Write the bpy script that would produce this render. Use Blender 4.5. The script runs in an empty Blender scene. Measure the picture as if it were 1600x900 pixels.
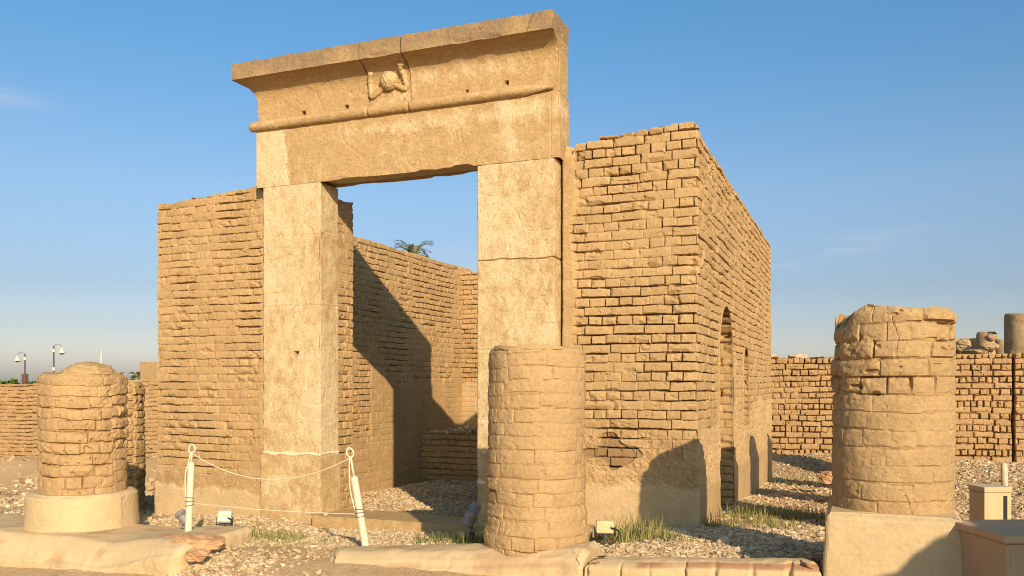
import bpy, math, random
import numpy as np
from mathutils import Vector, Matrix

R = math.radians
rng = np.random.default_rng(7)
random.seed(7)
scene = bpy.context.scene
col = scene.collection

# ------------------------------------------------------------------ camera
cam_d = bpy.data.cameras.new("camera")
cam = bpy.data.objects.new("camera", cam_d)
col.objects.link(cam)
cam.location = (0, 0, 1.55)
cam.rotation_euler = (R(90), 0, math.asin(0.3738))
cam_d.sensor_width = 36
cam_d.lens = 36 * 1350 / 1600
cam_d.shift_y = 0.09375
cam_d.clip_start = 0.05
cam_d.clip_end = 5000
scene.camera = cam

# ------------------------------------------------------------------ light
SUN_TRAVEL = Vector((-0.81, 1.0, -0.555)).normalized()
ELEV = math.asin(-SUN_TRAVEL.z)
AZ = math.atan2(0.81, -1.0)            # clockwise from +Y
world = bpy.data.worlds.new("World")
scene.world = world
world.use_nodes = True
wn, wl = world.node_tree.nodes, world.node_tree.links
bg = wn["Background"]
sky = wn.new("ShaderNodeTexSky")
sky.sky_type = 'NISHITA'
sky.sun_disc = False
sky.sun_elevation = ELEV
sky.sun_rotation = AZ
sky.altitude = 0
sky.air_density = 1.0
sky.dust_density = 1.6
sky.ozone_density = 2.2
bg.inputs["Strength"].default_value = 0.108
# thin wisps of cirrus, fixed to directions in the sky
tc = wn.new("ShaderNodeTexCoord")
mp = wn.new("ShaderNodeMapping")
mp.inputs["Scale"].default_value = (2.2, 2.2, 15)
mp.inputs["Rotation"].default_value = (R(8), R(-9), 0)
nz = wn.new("ShaderNodeTexNoise")
nz.inputs["Scale"].default_value = 2.6
nz.inputs["Detail"].default_value = 7
nz.inputs["Roughness"].default_value = 0.62
cr = wn.new("ShaderNodeMapRange")
cr.inputs["From Min"].default_value = 0.40
cr.inputs["From Max"].default_value = 0.72
def wm(op, a, b=None):
    q = wn.new("ShaderNodeMath"); q.operation = op
    for i_, x_ in enumerate((a, b)):
        if x_ is None: continue
        if isinstance(x_, (int, float)): q.inputs[i_].default_value = x_
        else: wl.new(x_, q.inputs[i_])
    return q.outputs[0]
def wdot(v):
    q = wn.new("ShaderNodeVectorMath"); q.operation = 'DOT_PRODUCT'
    wl.new(tc.outputs["Generated"], q.inputs[0]); q.inputs[1].default_value = v
    return q.outputs["Value"]
total = None
for az, el, tilt, wid, hgt, amt in ((-3.3, 8.2, 7, .085, .011, .75), (-53.0, 16.0, -4, .05, .010, .45), (-25.5, 8.3, 3, .05, .020, .5), (-50.0, 4.6, 3, .07, .010, .35)):
    d_ = Vector((math.sin(R(az)) * math.cos(R(el)), math.cos(R(az)) * math.cos(R(el)), math.sin(R(el))))
    rt = d_.cross(Vector((0, 0, 1))).normalized(); up_ = rt.cross(d_)
    a_ = rt * math.cos(R(tilt)) + up_ * math.sin(R(tilt)); b_ = up_ * math.cos(R(tilt)) - rt * math.sin(R(tilt))
    e = wm('ADD', wm('POWER', wm('ABSOLUTE', wm('DIVIDE', wdot(a_), wid)), 2.0), wm('POWER', wm('ABSOLUTE', wm('DIVIDE', wdot(b_), hgt)), 2.0))
    m_ = wm('MULTIPLY', wm('MULTIPLY', wm('EXPONENT', wm('MULTIPLY', e, -1.0)), wm('GREATER_THAN', wdot(d_), 0.5)), amt)
    total = m_ if total is None else wm('ADD', total, m_)
mul2 = wn.new("ShaderNodeMath"); mul2.operation = 'MULTIPLY'
mixc = wn.new("ShaderNodeMixRGB")
mixc.inputs["Color2"].default_value = (4.6, 4.7, 5.0, 1)
wl.new(tc.outputs["Generated"], mp.inputs["Vector"])
wl.new(mp.outputs["Vector"], nz.inputs["Vector"])
wl.new(nz.outputs["Fac"], cr.inputs["Value"])
wl.new(cr.outputs["Result"], mul2.inputs[0]); wl.new(total, mul2.inputs[1])
wl.new(mul2.outputs[0], mixc.inputs["Fac"])
# the dusty, slightly polarised look of the real sky: weights by height above the horizon
sepz = wn.new("ShaderNodeSeparateXYZ")
wl.new(tc.outputs["Generated"], sepz.inputs[0])
ramp = wn.new("ShaderNodeValToRGB")
STOPS = [(0.0, (1.34, 1.2, 1.28)), (.03, (1.12, 1.02, 1.12)), (.06, (.86, .80, .88)), (.105, (.72, .70, .77)), (.21, (.80, .86, .90)), (.35, (.60, .92, 1.04)), (.45, (.53, .96, 1.10)), (1.0, (.5, .9, 1.1))]
el_ = ramp.color_ramp.elements
for i, (p_, c_) in enumerate(STOPS):
    e_ = el_[i] if i < 2 and i != 1 else (el_[1] if i == 1 else el_.new(p_))
    e_.position = p_; e_.color = (*c_, 1)
wl.new(sepz.outputs["Z"], ramp.inputs["Fac"])
tint = wn.new("ShaderNodeMixRGB"); tint.blend_type = 'MULTIPLY'; tint.inputs["Fac"].default_value = 1
wl.new(sky.outputs["Color"], tint.inputs["Color1"]); wl.new(ramp.outputs["Color"], tint.inputs["Color2"])
wl.new(tint.outputs["Color"], mixc.inputs["Color1"])
wl.new(mixc.outputs["Color"], bg.inputs["Color"])

sun_d = bpy.data.lights.new("sun", 'SUN')
sun_d.energy = 4.2
sun_d.angle = R(0.5)
sun_d.color = (1.0, 0.83, 0.60)
sun = bpy.data.objects.new("sun", sun_d)
sun.rotation_euler = SUN_TRAVEL.to_track_quat('-Z', 'Y').to_euler()
sun.location = (20, -20, 20)
col.objects.link(sun)

vs = scene.view_settings
vs.view_transform = 'Standard'
vs.look = 'None'
vs.gamma = 1
vs.use_curve_mapping = False
vs.exposure = 0.50
scene.render.engine = 'CYCLES'
scene.cycles.filter_width = 1.05

# ------------------------------------------------------------------ noise
def h2(ix, iy, seed=0):
    a = (np.asarray(ix).astype(np.int64) * 374761393 + np.asarray(iy).astype(np.int64) * 668265263 + seed * 974634777) & 0xFFFFFFFF
    a = ((a ^ (a >> 13)) * 1274126177) & 0xFFFFFFFF
    a = ((a ^ (a >> 16)) * 2246822519) & 0xFFFFFFFF
    a = a ^ (a >> 15)
    return (a & 0xFFFFFF).astype(np.float64) / 16777216.0

def vn2(x, y, seed=0):
    x = np.asarray(x, float); y = np.asarray(y, float)
    ix = np.floor(x); iy = np.floor(y)
    fx = x - ix; fy = y - iy
    fx = fx * fx * (3 - 2 * fx); fy = fy * fy * (3 - 2 * fy)
    a = h2(ix, iy, seed); b = h2(ix + 1, iy, seed)
    c = h2(ix, iy + 1, seed); d = h2(ix + 1, iy + 1, seed)
    return (a * (1 - fx) + b * fx) * (1 - fy) + (c * (1 - fx) + d * fx) * fy

def fbm(x, y, octv=3, seed=0):
    v = 0; amp = 1; tot = 0
    for i in range(octv):
        v = v + amp * (vn2(x, y, seed + i * 17) * 2 - 1)
        tot += amp; amp *= .5
        x = x * 2.03 + 11.3; y = y * 2.03 - 7.7
    return v / tot

def vn3(p, seed=0):
    return (vn2(p[:, 0] + 3.1 * p[:, 2], p[:, 1] - 1.7 * p[:, 2], seed) + vn2(p[:, 1] + 5.3, p[:, 2] + 1.9 * p[:, 0], seed + 5)) - 1

def sst(a, b, x):
    t = np.clip((x - a) / (b - a), 0, 1)
    return t * t * (3 - 2 * t)

# ------------------------------------------------------------------ node helpers
class NT:
    def __init__(s, name):
        s.m = bpy.data.materials.new(name); s.m.use_nodes = True
        s.n = s.m.node_tree.nodes; s.l = s.m.node_tree.links
        s.b = s.n["Principled BSDF"]
        s.b.inputs["Roughness"].default_value = 0.95
        s.b.inputs["Specular IOR Level"].default_value = 0.12
        s.tc = s.n.new("ShaderNodeTexCoord")
    def noise(s, scale, detail=4, rough=.6, stretch=None, dist=0):
        t = s.n.new("ShaderNodeTexNoise")
        t.inputs["Scale"].default_value = scale; t.inputs["Detail"].default_value = detail
        t.inputs["Roughness"].default_value = rough; t.inputs["Distortion"].default_value = dist
        if stretch:
            m = s.n.new("ShaderNodeMapping"); m.inputs["Scale"].default_value = stretch
            s.l.new(s.tc.outputs["Object"], m.inputs["Vector"]); s.l.new(m.outputs[0], t.inputs["Vector"])
        else:
            s.l.new(s.tc.outputs["Object"], t.inputs["Vector"])
        return t.outputs["Fac"]
    def rng(s, v, a, b, c=0, d=1):
        r = s.n.new("ShaderNodeMapRange")
        for k, x in zip(("From Min", "From Max", "To Min", "To Max"), (a, b, c, d)): r.inputs[k].default_value = x
        s.l.new(v, r.inputs["Value"]); return r.outputs["Result"]
    def math(s, op, a, b):
        r = s.n.new("ShaderNodeMath"); r.operation = op
        for i, x in enumerate((a, b)):
            if isinstance(x, (int, float)): r.inputs[i].default_value = x
            else: s.l.new(x, r.inputs[i])
        return r.outputs[0]
    def mix(s, f, a, b, mode='MIX'):
        r = s.n.new("ShaderNodeMixRGB"); r.blend_type = mode
        for k, x in (("Fac", f), ("Color1", a), ("Color2", b)):
            if isinstance(x, (int, float)): r.inputs[k].default_value = x
            elif isinstance(x, tuple): r.inputs[k].default_value = (*x, 1) if len(x) == 3 else x
            else: s.l.new(x, r.inputs[k])
        return r.outputs[0]
    def attr(s, name, ch=None):
        a = s.n.new("ShaderNodeAttribute"); a.attribute_name = name
        if ch is None: return a.outputs["Color"]
        q = s.n.new("ShaderNodeSeparateColor"); s.l.new(a.outputs["Color"], q.inputs[0]); return q.outputs[ch]
    def bump(s, v, strength=.4, dist=.01):
        b = s.n.new("ShaderNodeBump"); b.inputs["Strength"].default_value = strength
        b.inputs["Distance"].default_value = dist
        s.l.new(v, b.inputs["Height"]); s.l.new(b.outputs[0], s.b.inputs["Normal"])
    def color(s, c):
        if isinstance(c, tuple): s.b.inputs["Base Color"].default_value = (*c, 1)
        else: s.l.new(c, s.b.inputs["Base Color"])

def gray(f):                            # node helper: multiply tint
    return (f, f, f)

def mud_material(name, c_lo, c_hi, plaster, stain=(0.17, 0.09, 0.045), spk=1.0):
    n = NT(name)
    tone = n.attr("mask", 0); pl = n.attr("mask", 1); st = n.attr("mask", 2)
    a = n.noise(1.1, 5, .65); b = n.noise(9, 5, .7); c = n.noise(60, 3, .7); g = n.noise(240, 2, .6)
    f = n.math('ADD', n.math('MULTIPLY', tone, .60), n.math('MULTIPLY', n.rng(a, .3, .7), .22))
    f = n.math('ADD', f, n.math('MULTIPLY', n.rng(b, .3, .7), .28))
    base = n.mix(f, c_lo, c_hi)
    pvar = n.mix(n.rng(n.noise(2.2, 6, .65), .35, .68), tuple(x * .80 for x in plaster), plaster)
    base = n.mix(pl, base, pvar)
    base = n.mix(st, base, stain)
    sp = n.math('MULTIPLY', n.rng(c, .32, .68, .86, 1.12), n.rng(n.noise(24, 5, .75), .3, .7, .88, 1.12))
    k = n.n.new("ShaderNodeCombineColor")
    for i in range(3): n.l.new(sp, k.inputs[i])
    base = n.mix(n.math('MULTIPLY', n.math('SUBTRACT', 1.0, n.math('MULTIPLY', pl, .55)), spk), base, k.outputs[0], 'MULTIPLY')
    straw = n.rng(n.noise(70, 2, .5, (1, 1, 3.5), 1.2), .69, .74)
    base = n.mix(n.math('MULTIPLY', straw, .35), base, (0.62, 0.47, 0.27))
    n.color(base)
    hh = n.math('ADD', n.math('MULTIPLY', c, .6), n.math('ADD', n.math('MULTIPLY', g, .25), n.math('MULTIPLY', b, .7)))
    n.bump(hh, .55 * (.35 + .65 * spk), .016)
    return n.m

MUD = mud_material("mud_brick", (0.33, 0.200, 0.083), (0.53, 0.342, 0.160), (0.60, 0.415, 0.215))
MUDCOL = mud_material("column_mud_brick", (0.31, 0.188, 0.080), (0.495, 0.318, 0.150), (0.49, 0.32, 0.155))
MUDDARK = mud_material("old_wall_brick", (0.30, 0.178, 0.075), (0.50, 0.315, 0.148), (0.46, 0.29, 0.138))
PLASTER = mud_material("pale_mud_plaster", (0.47, 0.32, 0.165), (0.62, 0.445, 0.24), (0.62, 0.445, 0.24), (0.36, 0.17, 0.085), .55)

def stone_material(name, tan, pale, dark, amount=.52):
    n = NT(name)
    a = n.noise(2.4, 8, .72, (1, 1, .7), .9); b = n.noise(6, 6, .7); c = n.noise(45, 4, .7); g = n.noise(160, 2, .6)
    base = n.mix(n.rng(b, .35, .68), dark, tan)
    d4 = n.noise(17, 6, .75, (1, 1, .45), .5)
    vsum = n.math('ADD', n.math('MULTIPLY', a, .42), n.math('ADD', n.math('MULTIPLY', b, .23), n.math('MULTIPLY', d4, .35)))
    vsum = n.math('ADD', vsum, n.math('MULTIPLY', n.math('SUBTRACT', n.attr("mask", 1), .5), .22))
    pf = n.rng(vsum, amount - .065, amount + .085)
    base = n.mix(pf, base, pale)
    base = n.mix(n.attr("mask", 0), base, (0.74, 0.62, 0.42))      # lime mortar
    base = n.mix(n.math('MULTIPLY', n.attr("mask", 2), n.rng(b, .2, .5)), base, (0.25, 0.165, 0.095))
    sp = n.math('MULTIPLY', n.rng(c, .3, .7, .82, 1.12), n.rng(n.noise(20, 5, .75), .3, .7, .84, 1.10))
    k = n.n.new("ShaderNodeCombineColor")
    for i in range(3): n.l.new(sp, k.inputs[i])
    base = n.mix(1.0, base, k.outputs[0], 'MULTIPLY')
    n.color(base)
    hh = n.math('ADD', n.math('MULTIPLY', c, .7), n.math('ADD', n.math('MULTIPLY', g, .3), n.math('MULTIPLY', b, .8)))
    n.bump(hh, .7, .016)
    return n.m
STONE = stone_material("sandstone", (0.53, 0.345, 0.158), (0.64, 0.485, 0.275), (0.44, 0.278, 0.122))

def simple(name, c, rough=.8, var=.15, scale=20, metal=0, bump=.15):
    n = NT(name); n.b.inputs["Roughness"].default_value = rough; n.b.inputs["Metallic"].default_value = metal
    n.b.inputs["Specular IOR Level"].default_value = .3
    f = n.noise(scale, 4, .65)
    n.color(n.mix(n.rng(f, .3, .7), tuple(x * (1 - var) for x in c), tuple(min(1, x * (1 + var)) for x in c)))
    n.bump(f, bump, .004)
    return n.m
WHITEPAINT = simple("cream_paint", (0.60, 0.52, 0.35), .5, .10, 35)
ROPE = simple("rope", (0.66, 0.54, 0.36), .9, .15, 120)
WIRE = simple("wire", (0.16, 0.14, 0.11), .6)
GREYMETAL = simple("grey_metal", (0.22, 0.20, 0.18), .6, .2, 18, .1)
DARKMETAL = simple("dark_metal", (0.07, 0.065, 0.06), .6, .2, 18)
LAMPWHITE = simple("white_lamp_housing", (0.56, 0.50, 0.40), .5, .12, 22)
LENS = simple("dark_glass", (0.05, 0.05, 0.05), .15, .1, 10)
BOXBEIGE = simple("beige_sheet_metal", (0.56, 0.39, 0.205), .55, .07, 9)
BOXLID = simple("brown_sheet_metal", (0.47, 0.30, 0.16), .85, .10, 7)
BLACK = simple("black_rubber", (0.02, 0.018, 0.016), .7)
ROCK = simple("red_sandstone_rock", (0.46, 0.26, 0.13), .95, .3, 7, 0, .8)
PALEROCK = simple("limestone_rock", (0.56, 0.42, 0.27), .95, .22, 9, 0, .8)
DRUM = simple("weathered_drum_stone", (0.37, 0.245, 0.125), .95, .25, 3, 0, .8)
REDBRICK = simple("red_fired_brick", (0.46, 0.20, 0.10), .95, .3, 9, 0, .8)
BRONZE = simple("brown_post", (0.13, 0.065, 0.04), .7)
BARK = simple("palm_bark", (0.16, 0.11, 0.07), .95, .3, 6, 0, .8)

def leaf(name, a, b):
    n = NT(name); n.b.inputs["Roughness"].default_value = .7
    n.color(n.mix(n.attr("mask", 0), a, b))
    return n.m
GRASS = leaf("dry_grass", (0.085, 0.11, 0.018), (0.38, 0.31, 0.11))
FROND = leaf("palm_frond", (0.14, 0.165, 0.08), (0.36, 0.36, 0.20))
FOLIAGE = leaf("shrub_foliage", (0.035, 0.065, 0.012), (0.10, 0.14, 0.03))
DRYFOLIAGE = leaf("dry_shrub_foliage", (0.10, 0.09, 0.02), (0.24, 0.18, 0.05))
CHIP = leaf("limestone_chips", (0.32, 0.205, 0.10), (0.66, 0.50, 0.305))

n = NT("sandy_ground")
gn1 = n.noise(.6, 5, .6); gn2 = n.noise(7, 6, .7); gn3 = n.noise(40, 4, .7)
gc = n.mix(n.rng(gn1, .35, .65), (0.49, 0.31, 0.145), (0.60, 0.405, 0.205))
gc = n.mix(n.rng(gn2, .35, .7), gc, (0.44, 0.27, 0.125))
gc = n.mix(n.math('MULTIPLY', n.rng(gn3, .5, .66), .6), gc, (0.62, 0.48, 0.31))
n.color(gc); n.bump(n.math('ADD', gn3, gn2), .9, .03)
GROUND = n.m

# ------------------------------------------------------------------ object helpers
def props(o, label=None, cat=None, group=None, kind=None):
    if label: o["label"] = label
    if cat:
        o["category"] = cat
        if kind is None: o["kind"] = "thing"
    if group: o["group"] = group
    if kind: o["kind"] = kind
    return o

def thing(name, loc, label, cat, group=None):
    o = bpy.data.objects.new(name, None)
    o.empty_display_size = .2
    o.location = loc
    col.objects.link(o)
    return props(o, label, cat, group)

def mesh_obj(name, V, F, mat, parent=None, mask=None, smooth=True, local=False):
    """One mesh object from vertices (world space) and faces; origin at its base when top-level."""
    V = np.asarray(V, np.float64).reshape(-1, 3)
    off = np.zeros(3)
    if parent is None:
        off = np.array([(V[:, 0].min() + V[:, 0].max()) / 2, (V[:, 1].min() + V[:, 1].max()) / 2, V[:, 2].min()])
    me = bpy.data.meshes.new(name)
    if isinstance(F, tuple):            # (quads array, [ngons])
        Q, N = F
        nq = len(Q)
        loops = np.concatenate([Q.reshape(-1)] + [np.asarray(x) for x in N]) if len(N) else Q.reshape(-1)
        tot = np.concatenate([np.full(nq, 4), np.array([len(x) for x in N], int)]) if len(N) else np.full(nq, 4)
    else:
        tot = np.array([len(f) for f in F]); loops = np.array([i for f in F for i in f])
    start = np.concatenate([[0], np.cumsum(tot)[:-1]])
    me.vertices.add(len(V)); me.vertices.foreach_set("co", (V - off).astype(np.float32).ravel())
    me.loops.add(len(loops)); me.loops.foreach_set("vertex_index", loops.astype(np.int32))
    me.polygons.add(len(tot)); me.polygons.foreach_set("loop_start", start.astype(np.int32))
    me.polygons.foreach_set("use_smooth", np.full(len(tot), bool(smooth)))
    if mask is not None:
        a = me.attributes.new("mask", 'FLOAT_COLOR', 'POINT')
        m4 = np.ones((len(V), 4), np.float32); m4[:, :mask.shape[1]] = mask
        a.data.foreach_set("color", m4.ravel())
    me.materials.append(mat)
    me.update(calc_edges=True); me.validate()
    o = bpy.data.objects.new(name, me)
    if parent is not None:
        o.parent = parent
        if parent.parent is None and not local: o.location = -parent.location
    else:
        o.location = off
    col.objects.link(o)
    return o

class MB:
    """collects shapes for ONE mesh object"""
    def __init__(s): s.v = []; s.f = []; s.m = []; s.k = 0
    def add(s, V, F, mask=(0.5, 0, 0)):
        V = np.asarray(V, float).reshape(-1, 3)
        s.v.append(V); s.f += [[i + s.k for i in f] for f in F]; s.k += len(V)
        s.m.append(np.tile(np.asarray(mask, float), (len(V), 1)) if np.ndim(mask) == 1 else mask)
        return s
    def box(s, lo, hi, bev=.006, M=None, taper=1.0):
        lo = np.array(lo, float); hi = np.array(hi, float)
        V = []
        F = []
        c = (lo + hi) / 2; e = (hi - lo) / 2
        b = min(bev, e.min() * .45)
        # bevelled box: 24 vertices
        idx = {}
        for sx in (-1, 1):
            for sy in (-1, 1):
                for sz in (-1, 1):
                    for ax in range(3):
                        q = [e[0] - b, e[1] - b, e[2] - b]; q[ax] = e[ax]
                        k = taper if sz > 0 else 1
                        idx[(sx, sy, sz, ax)] = len(V)
                        V.append([c[0] + sx * q[0] * k, c[1] + sy * q[1] * k, c[2] + sz * q[2]])
        S = (-1, 1)
        for ax in range(3):
            o = [i for i in range(3) if i != ax]
            for sg in S:
                def key(a, bb):
                    t = [0, 0, 0]; t[ax] = sg; t[o[0]] = a; t[o[1]] = bb; return tuple(t)
                F.append([idx[(*key(-1, -1), ax)], idx[(*key(1, -1), ax)], idx[(*key(1, 1), ax)], idx[(*key(-1, 1), ax)]])
        for ax in range(3):
            o = [i for i in range(3) if i != ax]
            for a in S:
                for bb in S:
                    def key(t0):
                        t = [0, 0, 0]; t[ax] = t0; t[o[0]] = a; t[o[1]] = bb; return tuple(t)
                    F.append([idx[(*key(-1), o[0])], idx[(*key(1), o[0])], idx[(*key(1), o[1])], idx[(*key(-1), o[1])]])
        for sx in S:
            for sy in S:
                for sz in S:
                    F.append([idx[(sx, sy, sz, 0)], idx[(sx, sy, sz, 1)], idx[(sx, sy, sz, 2)]])
        V = np.array(V)
        if M is not None: V = (np.array(M.to_3x3()) @ V.T).T + np.array(M.translation)
        return s.add(V, F)
    def tube(s, pts, rad, seg=10, closed=False, cap=True):
        P = [Vector(p) for p in pts]
        if not hasattr(rad, '__len__'): rad = [rad] * len(P)
        V = []; F = []
        up = None
        for i, p in enumerate(P):
            a = P[i - 1] if (i > 0 or closed) else p
            b = P[(i + 1) % len(P)] if (i < len(P) - 1 or closed) else p
            d = (b - a).normalized()
            if up is None:
                up = d.orthogonal().normalized()
            up = (up - d * up.dot(d)).normalized()
            w = d.cross(up)
            for k in range(seg):
                t = 2 * math.pi * k / seg
                V.append(p + (up * math.cos(t) + w * math.sin(t)) * rad[i])
        nn = len(P)
        for i in range(nn if closed else nn - 1):
            for k in range(seg):
                j = (i + 1) % nn
                F.append([i * seg + k, i * seg + (k + 1) % seg, j * seg + (k + 1) % seg, j * seg + k])
        if cap and not closed:
            F.append(list(range(seg))[::-1]); F.append([(nn - 1) * seg + k for k in range(seg)])
        return s.add([tuple(v) for v in V], F)
    def rock(s, c, size, seed=0, rough=.25, sub=3, rot=0, mask=(0.5, 0, 0)):
        V, F = ico(sub)
        V = V.copy()
        rs = np.random.default_rng(seed)
        for k in range(7):                                   # planar knocks make facets
            d = rs.normal(size=3); d /= np.linalg.norm(d)
            lim = rs.uniform(.55, .85)
            h = V @ d
            V = V - np.outer(np.clip(h - lim, 0, None), d) * .9
        V *= 1 + rough * vn3(V * 2.3 + seed * 3.3, seed)[:, None] + rough * .4 * vn3(V * 6 + seed, seed + 3)[:, None]
        V *= np.array(size) / 2
        cr_, sr_ = math.cos(rot), math.sin(rot)
        V = np.stack([V[:, 0] * cr_ - V[:, 1] * sr_, V[:, 0] * sr_ + V[:, 1] * cr_, V[:, 2]], 1)
        return s.add(V + np.array(c), F, mask)
    def build(s, name, mat, parent=None, smooth=False):
        return mesh_obj(name, np.concatenate(s.v), s.f, mat, parent, np.concatenate(s.m), smooth)

_ico = {}
def ico(sub):
    if sub in _ico: return _ico[sub]
    t = (1 + 5 ** .5) / 2
    V = [(-1, t, 0), (1, t, 0), (-1, -t, 0), (1, -t, 0), (0, -1, t), (0, 1, t), (0, -1, -t), (0, 1, -t), (t, 0, -1), (t, 0, 1), (-t, 0, -1), (-t, 0, 1)]
    V = [tuple(np.array(v) / np.linalg.norm(v)) for v in V]
    F = [(0, 11, 5), (0, 5, 1), (0, 1, 7), (0, 7, 10), (0, 10, 11), (1, 5, 9), (5, 11, 4), (11, 10, 2), (10, 7, 6), (7, 1, 8), (3, 9, 4), (3, 4, 2), (3, 2, 6), (3, 6, 8), (3, 8, 9), (4, 9, 5), (2, 4, 11), (6, 2, 10), (8, 6, 7), (9, 8, 1)]
    for _ in range(sub):
        mid = {}; NF = []
        def m(a, b):
            k = (min(a, b), max(a, b))
            if k not in mid:
                q = np.array(V[a]) + np.array(V[b]); V.append(tuple(q / np.linalg.norm(q))); mid[k] = len(V) - 1
            return mid[k]
        for a, b, c in F:
            x, y, z = m(a, b), m(b, c), m(c, a)
            NF += [(a, x, z), (b, y, x), (c, z, y), (x, y, z)]
        F = NF
    _ico[sub] = (np.array(V), [list(f) for f in F])
    return _ico[sub]

# plan loops: polygon with a sampling step per edge and rounded corners
def plan_loop(pts, steps, r=.02):
    P = [np.array(p, float) for p in pts]; n_ = len(P)
    out = []; nr = []; s = 0; S = []
    last = None
    for i in range(n_):
        a, b, c = P[i], P[(i + 1) % n_], P[(i + 2) % n_]
        d1 = (b - a) / np.linalg.norm(b - a); d2 = (c - b) / np.linalg.norm(c - b)
        L = np.linalg.norm(b - a)
        n1 = np.array([d1[1], -d1[0]]); n2 = np.array([d2[1], -d2[0]])
        k = max(2, int((L - 2 * r) / steps[i]))
        for q in np.linspace(r, L - r, k):
            out.append(a + d1 * q); nr.append(n1)
        turn = d1[0] * d2[1] - d1[1] * d2[0]
        for q in (.25, .5, .75):
            nn = n1 * (1 - q) + n2 * q; nn /= np.linalg.norm(nn)
            if turn > 0:
                cc = b - d1 * r + d2 * 0 - n1 * r
                out.append(cc + nn * r)
            else:
                cc = b - d1 * r + n1 * r
                out.append(cc - nn * r)
            nr.append(nn)
    out = np.array(out); nr = np.array(nr)
    seg = np.linalg.norm(np.diff(out, axis=0, append=out[:1]), axis=1)
    S = np.concatenate([[0], np.cumsum(seg)[:-1]])
    return out, nr, S

def circle_loop(c, r, step):
    k = int(2 * math.pi * r / step)
    t = np.arange(k) / k * 2 * math.pi
    nr = np.stack([np.cos(t), np.sin(t)], 1)
    return np.array(c) + nr * r, nr, t * r

def loft(name, loop, z0, z1, dz, disp, mat, parent=None, keep=None, remap=None, cap=True, smooth=False):
    """raises a plan loop to a wall surface; disp(S, Z, P, N) -> (offset along the normal, mask Nx3)"""
    P, N, S = loop
    k = len(P)
    z1 = np.broadcast_to(np.asarray(z1, float), (k,)); z0a = np.broadcast_to(np.asarray(z0, float), (k,))
    m = int((z1.max() - z0a.min()) / dz) + 1
    fr = np.linspace(0, 1, m)
    Z = np.minimum(z0a[:, None] + (z1.max() - z0a)[:, None] * fr[None, :], z1[:, None])
    SS = np.repeat(S[:, None], m, 1)
    PX = np.repeat(P[:, None, :], m, 1); NX = np.repeat(N[:, None, :], m, 1)
    if remap is not None: PX = remap(PX, Z)
    h, mask = disp(SS, Z, PX, NX)
    V = np.empty((k, m, 3))
    V[..., :2] = PX + NX * h[..., None]
    V[..., 2] = Z
    idx = np.arange(k * m).reshape(k, m)
    nx = np.roll(idx, -1, 0)
    Q = np.stack([idx[:, :-1], nx[:, :-1], nx[:, 1:], idx[:, 1:]], -1).reshape(-1, 4)
    if keep is not None:
        Cc = V.reshape(-1, 3)[Q].mean(1)
        Q = Q[keep(Cc)]
    N_ = []
    V = V.reshape(-1, 3); mask = mask.reshape(-1, 3)
    if cap:
        N_ = [idx[:, -1]]
    return mesh_obj(name, V, (Q, N_), mat, parent, mask, smooth)

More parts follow.
